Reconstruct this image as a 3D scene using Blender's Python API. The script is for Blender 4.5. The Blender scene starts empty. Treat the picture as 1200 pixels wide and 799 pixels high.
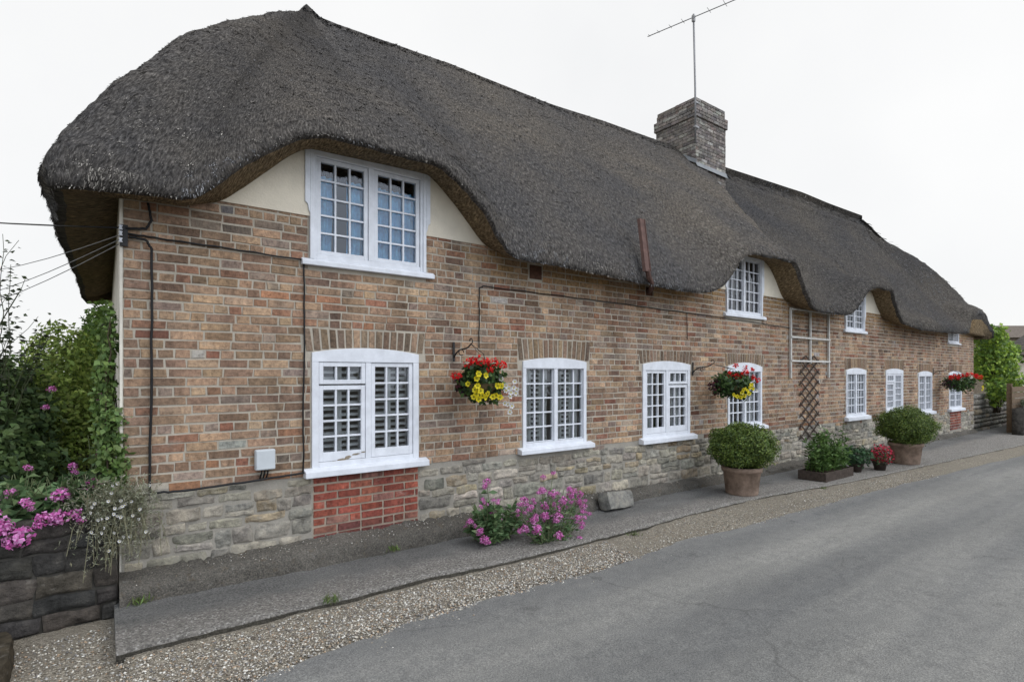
import bpy, math, random
import numpy as np
from mathutils import noise, Vector

random.seed(11)
rng = np.random.default_rng(11)
scene = bpy.context.scene
col = scene.collection
R = math.radians


def gz(x):
    """height of the pavement: the street drops gently towards the far end"""
    return -0.006 * min(max(x, 0.0), 24.0)


def ss(a, b, x):
    t = np.clip((np.asarray(x, float) - a) / (b - a), 0, 1)
    return t * t * (3 - 2 * t)


# ------------------------------------------------------------------ tagging
def tag(o, label=None, cat=None, group=None, kind=None):
    if label: o['label'] = label
    if cat: o['category'] = cat
    if group: o['group'] = group
    if kind: o['kind'] = kind
    return o


def empty(name, loc, label, cat, group=None):
    o = bpy.data.objects.new(name, None)
    col.objects.link(o)
    o.location = loc
    o.empty_display_size = 0.1
    return tag(o, label, cat, group)


# ------------------------------------------------------------------ mesh builders
def finish(name, me, mats, parent, smooth):
    for m in (mats if isinstance(mats, (list, tuple)) else [mats]):
        me.materials.append(m)
    if smooth:
        me.polygons.foreach_set('use_smooth', [True] * len(me.polygons))
    me.update()
    o = bpy.data.objects.new(name, me)
    col.objects.link(o)
    if parent is not None:
        o.parent = parent
        w = parent.matrix_world.copy()
        p = parent
        off = Vector((0, 0, 0))
        while p is not None:
            off += p.location
            p = p.parent
        # geometry is given in world coordinates: take the parents' offset out
        n = len(me.vertices)
        if off.length > 0 and n:
            a = np.empty(n * 3); me.vertices.foreach_get('co', a)
            a = a.reshape(-1, 3) - np.array(off)
            me.vertices.foreach_set('co', a.ravel()); me.update()
    return o


def mesh_np(name, V, F, mats, parent=None, fcol=None, smooth=False, midx=None, uv=None):
    """V (n,3), F (m,k) uniform faces, all with numpy"""
    V = np.asarray(V, np.float32); F = np.asarray(F, np.int32)
    m, k = F.shape
    me = bpy.data.meshes.new(name)
    me.vertices.add(len(V)); me.vertices.foreach_set('co', V.ravel())
    me.loops.add(m * k); me.loops.foreach_set('vertex_index', F.ravel())
    me.polygons.add(m)
    me.polygons.foreach_set('loop_start', np.arange(0, m * k, k, dtype=np.int32))
    me.polygons.foreach_set('loop_total', np.full(m, k, np.int32))
    if midx is not None:
        me.polygons.foreach_set('material_index', np.asarray(midx, np.int32))
    if fcol is not None:
        a = me.attributes.new('fcol', 'FLOAT_COLOR', 'FACE')
        c = np.ones((m, 4), np.float32); c[:, :3] = fcol
        a.data.foreach_set('color', c.ravel())
    if uv is not None:
        l = me.uv_layers.new(name='UVMap')
        l.data.foreach_set('uv', np.asarray(uv, np.float32)[F.ravel()].ravel())
    me.update(calc_edges=True)
    me.validate()
    return finish(name, me, mats, parent, smooth)


class MB:
    def __init__(s):
        s.v = []; s.f = []; s.c = []; s.m = []

    def add(s, vs, fs, c=(1, 1, 1), m=0):
        b = len(s.v)
        s.v += [tuple(v) for v in vs]
        for f in fs:
            s.f.append([i + b for i in f]); s.c.append(c); s.m.append(m)
        return s

    def box(s, a, b, c=(1, 1, 1), m=0):
        x0, y0, z0 = a; x1, y1, z1 = b
        return s.add([(x0, y0, z0), (x1, y0, z0), (x1, y1, z0), (x0, y1, z0), (x0, y0, z1), (x1, y0, z1), (x1, y1, z1), (x0, y1, z1)],
                     [(0, 3, 2, 1), (4, 5, 6, 7), (0, 1, 5, 4), (1, 2, 6, 5), (2, 3, 7, 6), (3, 0, 4, 7)], c, m)

    def prism(s, poly, y0, y1, c=(1, 1, 1), m=0):
        """poly of (x, z) counter-clockwise seen from -y"""
        n = len(poly)
        vs = [(x, y0, z) for x, z in poly] + [(x, y1, z) for x, z in poly]
        fs = [tuple(range(n)), tuple(range(2 * n - 1, n - 1, -1))]
        fs += [(i, i + n, (i + 1) % n + n, (i + 1) % n) for i in range(n)]
        return s.add(vs, fs, c, m)

    def tube(s, pts, r, n=6, c=(1, 1, 1), m=0, r1=None):
        pts = [Vector(p) for p in pts]
        k = len(pts)
        vs = []; prev = None
        for i, p in enumerate(pts):
            d = (pts[min(i + 1, k - 1)] - pts[max(i - 1, 0)]).normalized()
            if prev is None:
                a = d.cross(Vector((0, 0, 1)) if abs(d.z) < .9 else Vector((1, 0, 0))).normalized()
            else:
                a = (prev - d * prev.dot(d)).normalized()
            prev = a
            b = d.cross(a)
            rr = r if r1 is None else r + (r1 - r) * i / max(k - 1, 1)
            for j in range(n):
                t = 2 * math.pi * j / n
                vs.append(p + (a * math.cos(t) + b * math.sin(t)) * rr)
        fs = []
        for i in range(k - 1):
            for j in range(n):
                fs.append((i * n + j, i * n + (j + 1) % n, (i + 1) * n + (j + 1) % n, (i + 1) * n + j))
        fs.append(tuple(range(n - 1, -1, -1))); fs.append(tuple((k - 1) * n + j for j in range(n)))
        return s.add(vs, fs, c, m)

    def lathe(s, prof, cx, cy, n=32, c=(1, 1, 1), m=0):
        """prof of (radius, z)"""
        k = len(prof); vs = []
        for r, z in prof:
            for j in range(n):
                t = 2 * math.pi * j / n
                vs.append((cx + r * math.cos(t), cy + r * math.sin(t), z))
        fs = [(i * n + j, i * n + (j + 1) % n, (i + 1) * n + (j + 1) % n, (i + 1) * n + j) for i in range(k - 1) for j in range(n)]
        return s.add(vs, fs, c, m)

    def build(s, name, mats, parent=None, smooth=False, bevel=0):
        me = bpy.data.meshes.new(name)
        me.from_pydata(s.v, [], s.f)
        a = me.attributes.new('fcol', 'FLOAT_COLOR', 'FACE')
        c = np.ones((len(s.f), 4), np.float32); c[:, :3] = np.asarray(s.c, np.float32)
        a.data.foreach_set('color', c.ravel())
        me.polygons.foreach_set('material_index', np.asarray(s.m, np.int32))
        o = finish(name, me, mats, parent, smooth)
        if bevel:
            b = o.modifiers.new('bevel', 'BEVEL'); b.width = bevel; b.segments = 2; b.limit_method = 'ANGLE'
        return o


# ------------------------------------------------------------------ materials
class NT:
    def __init__(s, name):
        s.mat = bpy.data.materials.new(name); s.mat.use_nodes = True
        s.t = s.mat.node_tree; s.n = s.t.nodes; s.l = s.t.links
        s.b = s.n['Principled BSDF']; s.out = s.n['Material Output']

    def node(s, typ, **kw):
        n = s.n.new(typ)
        for k, v in kw.items():
            if k in ('inp',):
                for a, b in v.items(): n.inputs[a].default_value = b
            else: setattr(n, k, v)
        return n

    def link(s, a, b): s.l.new(a, b)

    def noise(s, scale, detail=6, rough=.6, vec=None):
        n = s.node('ShaderNodeTexNoise', inp={'Scale': scale, 'Detail': detail, 'Roughness': rough})
        if vec is not None: s.link(vec, n.inputs['Vector'])
        return n.outputs['Fac']

    def ramp(s, fac, stops):
        n = s.node('ShaderNodeValToRGB')
        e = n.color_ramp.elements
        while len(e) < len(stops): e.new(0.5)
        for i, (p, c) in enumerate(stops):
            e[i].position = p; e[i].color = (*c, 1) if len(c) == 3 else c
        s.link(fac, n.inputs['Fac'])
        return n.outputs['Color']

    def mix(s, fac, a, b, mode='MIX'):
        n = s.node('ShaderNodeMix', data_type='RGBA', blend_type=mode)
        for sock, v in ((n.inputs[0], fac), (n.inputs[6], a), (n.inputs[7], b)):
            if isinstance(v, (int, float)): sock.default_value = v
            elif isinstance(v, tuple): sock.default_value = (*v, 1)
            else: s.link(v, sock)
        return n.outputs[2]

    def math(s, op, a, b=0.0):
        n = s.node('ShaderNodeMath', operation=op)
        for sock, v in ((n.inputs[0], a), (n.inputs[1], b)):
            if isinstance(v, (int, float)): sock.default_value = v
            else: s.link(v, sock)
        return n.outputs[0]

    def obj(s, scale=(1, 1, 1)):
        g = s.node('ShaderNodeNewGeometry')
        m = s.node('ShaderNodeMapping'); m.inputs['Scale'].default_value = scale
        s.link(g.outputs['Position'], m.inputs['Vector'])
        return m.outputs['Vector']

    def bump(s, h, strength=.5, dist=.01):
        n = s.node('ShaderNodeBump', inp={'Strength': strength, 'Distance': dist})
        s.link(h, n.inputs['Height']); s.link(n.outputs['Normal'], s.b.inputs['Normal'])

    def attr(s):
        return s.node('ShaderNodeAttribute', attribute_name='fcol').outputs['Color']

    def base(s, c):
        if isinstance(c, tuple): s.b.inputs['Base Color'].default_value = (*c, 1)
        else: s.link(c, s.b.inputs['Base Color'])

    def rough(s, r, spec=.3):
        if isinstance(r, (int, float)): s.b.inputs['Roughness'].default_value = r
        else: s.link(r, s.b.inputs['Roughness'])
        s.b.inputs['Specular IOR Level'].default_value = spec
        return s.mat


def plain(name, c, rough=.6, spec=.3, nscale=8, var=.25, bump=0.0, bscale=60, metal=0):
    t = NT(name); v = t.obj()
    n = t.noise(nscale, 6, .65, v)
    lo = tuple(x * (1 - var) for x in c); hi = tuple(min(1, x * (1 + var)) for x in c)
    t.base(t.ramp(n, [(.3, lo), (.7, hi)]))
    if bump: t.bump(t.noise(bscale, 6, .7, v), bump, .01)
    t.b.inputs['Metallic'].default_value = metal
    return t.rough(rough, spec)


def m_brick():
    t = NT('brick'); v = t.obj()
    c = t.attr()
    n1 = t.noise(26, 8, .7, v); n2 = t.noise(1.1, 4, .55, v); n3 = t.noise(140, 4, .6, v)
    k = t.ramp(n1, [(.30, (.46, .44, .43)), (.5, (1, 1, 1)), (.70, (1.5, 1.46, 1.38))])
    c = t.mix(1.0, c, k, 'MULTIPLY')
    g = t.ramp(n2, [(.35, (.84, .84, .86)), (.65, (1.1, 1.08, 1.04))])
    c = t.mix(1.0, c, g, 'MULTIPLY')
    n4 = t.noise(7, 6, .75, t.obj((.5, 1, 1.6)))
    c = t.mix(t.ramp(n4, [(.58, (0, 0, 0)), (.74, (.55, .55, .55))]), c, (.40, .36, .30))   # lime bloom
    c = t.mix(1.0, c, t.ramp(t.noise(1.0, 6, .65, t.obj((3.2, 1, .45))), [(.36, (.62, .62, .64)), (.56, (1.08, 1.07, 1.06))]), 'MULTIPLY')
    n5 = t.noise(9, 7, .75, t.obj((.7, 1, 1.3)))
    c = t.mix(t.ramp(n5, [(.66, (0, 0, 0)), (.76, (.6, .6, .6))]), c, (.06, .05, .045))      # soot and lichen spots
    t.base(c)
    t.bump(t.math('ADD', t.math('MULTIPLY', n1, 1.0), t.math('MULTIPLY', n3, .5)), .75, .012)
    return t.rough(.92, .15)


def m_mortar(name='mortar', c=(.37, .33, .275)):
    t = NT(name); v = t.obj()
    n = t.noise(3, 6, .6, v); n2 = t.noise(90, 5, .7, v)
    c1 = t.ramp(n, [(.3, tuple(x * .62 for x in c)), (.7, tuple(min(1, x * 1.18) for x in c))])
    t.base(t.mix(.5, c1, t.ramp(n2, [(.3, tuple(x * .6 for x in c)), (.7, c)])))
    t.bump(n2, .6, .006)
    return t.rough(.95, .1)


def m_stone(name='rubble', tint=(1, 1, 1), smear=0.0):
    t = NT(name); v = t.obj()
    c = t.attr()
    n1 = t.noise(11, 9, .72, v); n2 = t.noise(60, 6, .7, v); n3 = t.noise(5, 7, .7, t.obj((1, 1, 2.2)))
    k = t.ramp(n1, [(.30, (.36, .36, .35)), (.5, (.95, .95, .94)), (.70, (1.6, 1.57, 1.48))])
    c = t.mix(1.0, c, k, 'MULTIPLY')
    c = t.mix(t.ramp(t.noise(3.6, 8, .75, v), [(.50, (0, 0, 0)), (.60, (smear,) * 3)]), c, (.33, .305, .255))   # lime smeared over the faces
    c = t.mix(t.ramp(n3, [(.6, (0, 0, 0)), (.7, (.5, .5, .5))]), c, (.40, .38, .33))    # pale lichen
    c = t.mix(t.ramp(t.noise(8, 6, .8, v), [(.64, (0, 0, 0)), (.74, (.65, .65, .65))]), c, (.045, .045, .04))
    c = t.mix(1.0, c, tint, 'MULTIPLY')
    t.base(c)
    t.bump(t.math('ADD', n1, t.math('MULTIPLY', n2, .45)), .9, .03)
    return t.rough(.95, .12)


def m_thatch(name, dark=1.0, warm=0.0):
    t = NT(name)
    uv = t.node('ShaderNodeUVMap').outputs['UV']
    mp = t.node('ShaderNodeMapping'); mp.inputs['Scale'].default_value = (60, 17, 1)
    t.link(uv, mp.inputs['Vector'])
    fine = t.noise(1.0, 7, .7, mp.outputs['Vector'])
    mp2 = t.node('ShaderNodeMapping'); mp2.inputs['Scale'].default_value = (14, 9, 1)
    t.link(uv, mp2.inputs['Vector'])
    med = t.noise(1.0, 6, .7, mp2.outputs['Vector'])
    v = t.obj()
    big = t.noise(.42, 5, .6, v)
    c = t.ramp(fine, [(.30, (.024, .0225, .021)), (.46, (.092, .086, .079)), (.58, (.19, .178, .162)), (.72, (.36, .335, .30))])
    c = t.mix(1.0, c, t.ramp(med, [(.3, (.62, .62, .64)), (.7, (1.25, 1.22, 1.18))]), 'MULTIPLY')
    c = t.mix(1.0, c, t.ramp(big, [(.36, (.78, .80, .86)), (.64, (1.17, 1.11, 1.03))]), 'MULTIPLY')
    c = t.mix(1.0, c, (dark, dark * (1 - warm * .10), dark * (1 - warm * .25)), 'MULTIPLY')
    t.base(c)
    t.bump(t.math('ADD', fine, t.math('MULTIPLY', med, .8)), 1.0, .05)
    return t.rough(1.0, .05)


def m_attr(name, rough=.8, spec=.2, var=.25, nscale=20, bump=.3, bscale=80, transl=0.0):
    t = NT(name); v = t.obj()
    c = t.attr()
    n = t.noise(nscale, 5, .65, v)
    c = t.mix(1.0, c, t.ramp(n, [(.3, (1 - var,) * 3), (.7, (1 + var,) * 3)]), 'MULTIPLY')
    t.base(c)
    if bump: t.bump(t.noise(bscale, 5, .65, v), bump, .005)
    t.rough(rough, spec)
    if transl:
        tr = t.node('ShaderNodeBsdfTranslucent'); t.link(c, tr.inputs['Color'])
        ms = t.node('ShaderNodeMixShader'); ms.inputs[0].default_value = transl
        t.link(t.b.outputs[0], ms.inputs[1]); t.link(tr.outputs[0], ms.inputs[2])
        t.link(ms.outputs[0], t.out.inputs['Surface'])
    return t.mat


def m_glass():
    t = NT('window_glass'); t.n.remove(t.b)
    tr = t.node('ShaderNodeBsdfTransparent', inp={'Color': (.86, .89, .9, 1)})
    gl = t.node('ShaderNodeBsdfGlossy', inp={'Roughness': .03, 'Color': (.95, .97, 1, 1)})
    v = t.obj()
    bp = t.node('ShaderNodeBump', inp={'Strength': .25, 'Distance': .02}); t.link(t.noise(5, 2, .5, v), bp.inputs['Height'])
    t.link(bp.outputs['Normal'], gl.inputs['Normal'])
    fr = t.node('ShaderNodeFresnel', inp={'IOR': 1.8})
    ms = t.node('ShaderNodeMixShader')
    t.link(fr.outputs[0], ms.inputs[0]); t.link(tr.outputs[0], ms.inputs[1]); t.link(gl.outputs[0], ms.inputs[2])
    t.link(ms.outputs[0], t.out.inputs['Surface'])
    return t.mat


def m_asphalt():
    t = NT('asphalt'); v = t.obj()
    big = t.noise(.55, 6, .6, t.obj((.35, 1, 1))); fine = t.noise(85, 3, .75, v); med = t.noise(9, 7, .7, v)
    vo = t.node('ShaderNodeTexVoronoi', inp={'Scale': 120.0}); t.link(v, vo.inputs['Vector'])
    c = t.ramp(big, [(.3, (.140, .139, .135)), (.7, (.215, .212, .204))])
    c = t.mix(1.0, c, t.ramp(fine, [(.3, (.58, .58, .58)), (.5, (1, 1, 1)), (.70, (1.5, 1.49, 1.46))]), 'MULTIPLY')
    c = t.mix(1.0, c, t.ramp(med, [(.3, (.84, .84, .84)), (.7, (1.12, 1.12, 1.1))]), 'MULTIPLY')
    band = t.noise(1.0, 4, .6, t.obj((.05, .9, 1)))                     # wheel tracks worn pale along the street
    c = t.mix(1.0, c, t.ramp(band, [(.34, (.78, .79, .81)), (.62, (1.3, 1.28, 1.23))]), 'MULTIPLY')
    st_ = t.noise(2.1, 7, .72, v)
    c = t.mix(t.ramp(st_, [(.60, (0,) * 3), (.72, (.5,) * 3)]), c, (.065, .063, .06))
    wv = t.node('ShaderNodeTexVoronoi', feature='DISTANCE_TO_EDGE', inp={'Scale': .42}); 
    nzv = t.node('ShaderNodeTexNoise', inp={'Scale': 2.5, 'Detail': 5}); t.link(v, nzv.inputs['Vector'])
    ad = t.node('ShaderNodeVectorMath', operation='ADD'); sc2 = t.node('ShaderNodeVectorMath', operation='SCALE'); sc2.inputs['Scale'].default_value = .5
    t.link(nzv.outputs['Color'], sc2.inputs[0]); t.link(v, ad.inputs[0]); t.link(sc2.outputs[0], ad.inputs[1]); t.link(ad.outputs[0], wv.inputs['Vector'])
    crk = t.ramp(wv.outputs['Distance'], [(.0, (.45,) * 3), (.006, (0,) * 3)])
    c = t.mix(t.math('MULTIPLY', crk, t.ramp(t.noise(.7, 3, .5, v), [(.5, (0,) * 3), (.6, (1,) * 3)])), c, (.05, .048, .045))
    t.base(c)
    t.bump(t.math('ADD', vo.outputs['Distance'], fine), .6, .008)
    return t.rough(.88, .2)


def m_gravelbed(name, lo, hi):
    t = NT(name); v = t.obj()
    vo = t.node('ShaderNodeTexVoronoi', inp={'Scale': 75.0}); t.link(v, vo.inputs['Vector'])
    sp = t.node('ShaderNodeSeparateColor'); t.link(vo.outputs['Color'], sp.inputs['Color'])
    big = t.noise(1.3, 6, .65, v)
    c = t.ramp(sp.outputs['Red'], [(.0, lo), (.55, tuple((a + b) / 2 for a, b in zip(lo, hi))), (1.0, hi)])
    c = t.mix(t.ramp(big, [(.4, (0, 0, 0)), (.62, (.8, .8, .8))]), c, tuple((a * .6 + b * .4) for a, b in zip(lo, hi)))
    t.base(c)
    t.bump(t.math('SUBTRACT', 1.0, vo.outputs['Distance']), .9, .02)
    return t.rough(.95, .1)


def m_concrete(name, c, spots=.5, worn=False, ochre=False):
    t = NT(name); v = t.obj()
    big = t.noise(1.5, 7, .65, t.obj((.6, 1.6, 1))); fine = t.noise(75, 4, .75, v); med = t.noise(14, 8, .72, v)
    k = t.ramp(big, [(.3, tuple(x * .66 for x in c)), (.7, tuple(x * 1.3 for x in c))])
    k = t.mix(1.0, k, t.ramp(fine, [(.3, (.45,) * 3), (.5, (1,) * 3), (.68, (1.75, 1.72, 1.66))]), 'MULTIPLY')
    k = t.mix(t.ramp(med, [(.6, (0,) * 3), (.72, (spots,) * 3)]), k, (.36, .355, .33))
    k = t.mix(t.ramp(t.noise(6, 7, .75, v), [(.6, (0,) * 3), (.75, (.75,) * 3)]), k, (.035, .035, .03))
    if worn:      # the tread nearer the kerb has lost its skin and shows sandy aggregate
        sp = t.node('ShaderNodeSeparateXYZ'); t.link(v, sp.inputs[0])
        e = t.math('ADD', sp.outputs['Y'], t.math('MULTIPLY', t.math('SUBTRACT', t.noise(2.2, 6, .7, v), .5), .55))
        mr_ = t.node('ShaderNodeMapRange', inp={'From Min': -.50, 'From Max': -.74}); t.link(e, mr_.inputs['Value'])
        vo = t.node('ShaderNodeTexVoronoi', inp={'Scale': 85.0}); t.link(v, vo.inputs['Vector'])
        sc_ = t.node('ShaderNodeSeparateColor'); t.link(vo.outputs['Color'], sc_.inputs['Color'])
        sand = t.ramp(sc_.outputs['Red'], [(0, (.13, .12, .107)), (.5, (.26, .24, .215)), (.85, (.34, .315, .28)), (1, (.52, .50, .46))])
        k = t.mix(t.math('MULTIPLY', mr_.outputs[0], .8), k, sand)
        joint = t.math('ABSOLUTE', t.math('ADD', sp.outputs['Y'], .53))
    if ochre:
        k = t.mix(t.ramp(t.noise(9, 6, .8, v), [(.56, (0,) * 3), (.68, (.7,) * 3)]), k, (.15, .115, .075))
        k = t.mix(t.ramp(t.noise(24, 6, .8, v), [(.60, (0,) * 3), (.70, (.8,) * 3)]), k, (.025, .026, .024))
        k = t.mix(t.ramp(t.noise(38, 5, .8, v), [(.66, (0,) * 3), (.72, (.8,) * 3)]), k, (.42, .41, .38))
    t.base(k)
    t.bump(t.math('ADD', fine, med), 1.0, .025)
    return t.rough(.93, .15)


M = {}
M['brick'] = m_brick()
M['mortar'] = m_mortar('mortar', (.47, .42, .345))
M['red_mortar'] = m_mortar('lime_mortar', (.40, .33, .26))
M['stone'] = m_stone('rubble', (1, 1, 1), .62)
M['stone_mortar'] = m_mortar('rubble_mortar', (.34, .315, .27))
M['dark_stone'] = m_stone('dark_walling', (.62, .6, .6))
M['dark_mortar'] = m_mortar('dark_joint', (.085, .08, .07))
M['thatch'] = m_thatch('thatch')
M['thatch_old'] = m_thatch('older_thatch', .74, -.2)
M['cut'] = m_thatch('cut_thatch', 1.9, 1.8)
M['straw'] = m_attr('straw', 1.0, .05, .2, 6, 0)
M['white'] = plain('white_paint', (.64, .66, .70), .5, .3, 7, .12, .2, 40)
M['plaster'] = plain('cream_plaster', (.66, .60, .49), .85, .15, 2.2, .12, .35, 50)
M['render'] = plain('pale_render', (.66, .62, .54), .9, .1, 3, .2, .5, 40)
M['glass'] = m_glass()
M['inside'] = plain('dim_interior', (.30, .28, .25), .9, .1, 2, .2)
M['blind'] = plain('shutter_slat', (.82, .82, .80), .5, .3, 6, .06)
M['reflection_curtain'] = plain('reflection_curtain', (.22, .53, .95), .8, .2, 9, .4)  # blue sky reflected in the panes, put into the curtain colour
M['net'] = plain('net_curtain', (.72, .72, .70), .9, .1, 12, .15)
M['concrete'] = m_concrete('pavement_concrete', (.165, .162, .155), .35, True)
M['plinth'] = m_concrete('plinth_concrete', (.125, .115, .10), .8, False, True)
M['kerb_face'] = m_concrete('dark_kerb_face', (.085, .078, .064), .4)  # darker concrete for the upright face of the kerb
M['chimney'] = m_stone('chimney_brick', (.88, .87, .87), .35)
M['lead'] = plain('lead', (.17, .18, .19), .55, .4, 5, .3, .2)
M['asphalt'] = m_asphalt()
M['gravelbed'] = m_gravelbed('gravel_bed', (.13, .112, .085), (.38, .34, .275))
M['ground'] = m_gravelbed('earth', (.10, .09, .07), (.2, .18, .14))
M['soil'] = plain('soil', (.045, .034, .025), 1, .05, 14, .5, .9, 40)
M['pebble'] = m_attr('pebble', .8, .25, .2, 60, .2)
M['leaf'] = m_attr('leaf', .55, .35, .2, 9, 0, 80, .28)
M['petal'] = m_attr('petal', .7, .2, .12, 40, 0, 80, .3)
M['stem'] = m_attr('stem', .8, .15, .25, 30, .3)
M['cable'] = plain('cable', (.012, .012, .013), .6, .3, 10, .2)
M['wire'] = plain('grey_wire', (.22, .22, .22), .6, .3, 10, .2)
M['iron'] = plain('black_iron', (.015, .014, .014), .55, .4, 30, .3, .2)
M['aerial'] = plain('weathered_metal', (.24, .24, .245), .5, .4, 30, .25, 0, 60, .5)
M['rust'] = plain('rusty_sheet', (.098, .056, .046), .8, .25, 14, .35, .5)
M['airbrick'] = plain('old_airbrick', (.10, .052, .036), .9, .15, 30, .3, .5)
M['meter'] = plain('meter_plastic', (.50, .53, .55), .5, .35, 6, .08)
M['terracotta'] = plain('terracotta', (.24, .175, .135), .92, .12, 7, .45, .6, 50)
M['wood_dark'] = plain('dark_weathered_wood', (.060, .046, .038), .9, .15, 20, .4, .4)
M['wood'] = plain('brown_wood', (.15, .105, .068), .85, .2, 14, .35, .4)
M['wood_grey'] = plain('silver_wood', (.24, .20, .15), .9, .15, 10, .35, .4)
M['galv'] = plain('pale_metal', (.50, .49, .46), .6, .35, 12, .2, .1)
M['moss'] = plain('mossy_fibre', (.10, .075, .04), 1, .05, 20, .5, .8, 60)
M['tile'] = plain('brown_tile', (.14, .115, .095), .9, .15, 8, .35, .5, 20)

# ------------------------------------------------------------------ leaf helpers
def unit(a):
    return a / np.maximum(np.linalg.norm(a, axis=-1, keepdims=True), 1e-9)


def leaf_quads(P, N, size, asp=.5, droop=.15, T=None):
    n = len(P)
    size = np.broadcast_to(np.asarray(size, float), (n,))[:, None]
    if T is None: T = rng.normal(size=(n, 3))
    T = unit(T - N * np.sum(T * N, 1, keepdims=True)); B = np.cross(N, T)
    V = np.empty((n, 4, 3))
    V[:, 0] = P
    V[:, 1] = P + T * size * .5 + B * size * asp * .5 + N * size * .08
    V[:, 2] = P + T * size - N * size * droop
    V[:, 3] = P + T * size * .5 - B * size * asp * .5 + N * size * .08
    return V.reshape(-1, 3), np.arange(4 * n).reshape(n, 4)


def shades(n, cols, jit=.25):
    c = np.asarray(cols, float)[rng.integers(0, len(cols), n)]
    return np.clip(c * (1 + rng.normal(0, jit, (n, 1))), .004, 1)


def blob(c, r, n, inner=.45, rough=.25, f=2.3):
    """points through an uneven ellipsoid, denser towards its surface"""
    d = unit(rng.normal(size=(n, 3)))
    rad = inner + (1 - inner) * rng.random(n) ** .6
    k = np.array([noise.noise(Vector(x * f) + Vector(c)) for x in d])
    rad = rad * (1 + rough * k)
    return np.asarray(c) + d * rad[:, None] * np.asarray(r), unit(d / np.asarray(r))


def foliage(name, parts, cols, size, mat='leaf', parent=None, asp=.55, jit=.25, spread=.9, droop=.15, up=.35):
    Ps, Ns = [], []
    for (c, r, n) in parts:
        p, q = blob(c, r, n); Ps.append(p); Ns.append(q)
    P = np.concatenate(Ps); N = np.concatenate(Ns)
    N = unit(N + rng.normal(0, spread, N.shape) + np.array([0, 0, up]))
    s = size * (.6 + .8 * rng.random(len(P)))
    V, F = leaf_quads(P, N, s, asp, droop)
    return mesh_np(name, V, F, M[mat], parent, shades(len(P), cols, jit))


GREEN = [(.11, .18, .045), (.135, .215, .06), (.08, .14, .04), (.17, .24, .07)]
DARKGREEN = [(.09, .145, .05), (.12, .185, .06), (.15, .215, .078), (.065, .11, .042)]
LIME = [(.24, .36, .05), (.30, .42, .06), (.16, .27, .05), (.11, .19, .04)]
BOX = [(.085, .135, .026), (.115, .17, .032), (.06, .10, .024), (.16, .21, .042)]
PINK = [(.56, .13, .40), (.64, .24, .52), (.47, .09, .31), (.70, .34, .60)]

# ------------------------------------------------------------------ camera, light, sky
cam = bpy.data.cameras.new('camera'); camo = bpy.data.objects.new('camera', cam); col.objects.link(camo)
camo.location = (0, -5.06, 1.68); camo.rotation_euler = (R(90), 0, R(-36.656))
cam.sensor_width = 36; cam.lens = 19.2; cam.shift_y = 38.5 / 1200; cam.clip_end = 3000; cam.clip_start = .05
scene.camera = camo

sun_dir = Vector((.42, -.62, .80)).normalized()
sl = bpy.data.lights.new('sun', 'SUN'); sl.energy = 1.0; sl.angle = R(50); sl.color = (1.0, .94, .85)
so = bpy.data.objects.new('sun', sl); col.objects.link(so)
so.rotation_euler = sun_dir.to_track_quat('Z', 'Y').to_euler()

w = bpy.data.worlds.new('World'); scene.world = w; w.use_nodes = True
nt = w.node_tree; nt.nodes.clear()
def wn(t, **k):
    n = nt.nodes.new(t)
    for a, b in k.items(): setattr(n, a, b)
    return n
out = wn('ShaderNodeOutputWorld')
sky = wn('ShaderNodeTexSky', sky_type='NISHITA', sun_disc=False)
sky.sun_elevation = math.asin(sun_dir.z); sky.sun_rotation = math.atan2(sun_dir.x, sun_dir.y)
b1 = wn('ShaderNodeBackground'); b1.inputs['Strength'].default_value = .1
nt.links.new(sky.outputs[0], b1.inputs['Color'])
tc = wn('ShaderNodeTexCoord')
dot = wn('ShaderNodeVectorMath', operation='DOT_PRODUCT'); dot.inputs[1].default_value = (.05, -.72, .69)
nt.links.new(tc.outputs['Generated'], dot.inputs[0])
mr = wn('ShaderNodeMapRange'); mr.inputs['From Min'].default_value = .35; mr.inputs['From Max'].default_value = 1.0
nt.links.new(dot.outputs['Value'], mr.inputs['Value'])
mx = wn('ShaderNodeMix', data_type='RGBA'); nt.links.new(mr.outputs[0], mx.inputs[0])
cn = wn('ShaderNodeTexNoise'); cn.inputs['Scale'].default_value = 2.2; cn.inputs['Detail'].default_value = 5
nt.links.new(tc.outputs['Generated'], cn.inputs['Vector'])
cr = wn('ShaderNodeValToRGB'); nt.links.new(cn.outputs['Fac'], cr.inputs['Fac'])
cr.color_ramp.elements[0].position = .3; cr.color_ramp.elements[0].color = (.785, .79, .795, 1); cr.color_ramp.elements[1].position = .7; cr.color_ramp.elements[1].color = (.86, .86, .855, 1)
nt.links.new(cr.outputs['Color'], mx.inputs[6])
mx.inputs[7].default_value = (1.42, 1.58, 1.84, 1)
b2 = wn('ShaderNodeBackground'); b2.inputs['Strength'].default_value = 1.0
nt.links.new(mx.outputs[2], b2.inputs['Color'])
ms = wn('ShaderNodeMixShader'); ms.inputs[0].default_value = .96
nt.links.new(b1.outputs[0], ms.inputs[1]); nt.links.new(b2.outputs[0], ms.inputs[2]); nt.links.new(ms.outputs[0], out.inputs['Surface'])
scene.view_settings.view_transform = 'Standard'; scene.view_settings.look = 'None'
scene.view_settings.exposure = .24; scene.view_settings.gamma = 1
scene.cycles.max_bounces = 6; scene.cycles.diffuse_bounces = 3; scene.cycles.transparent_max_bounces = 12
scene.cycles.use_denoising = True

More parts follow.
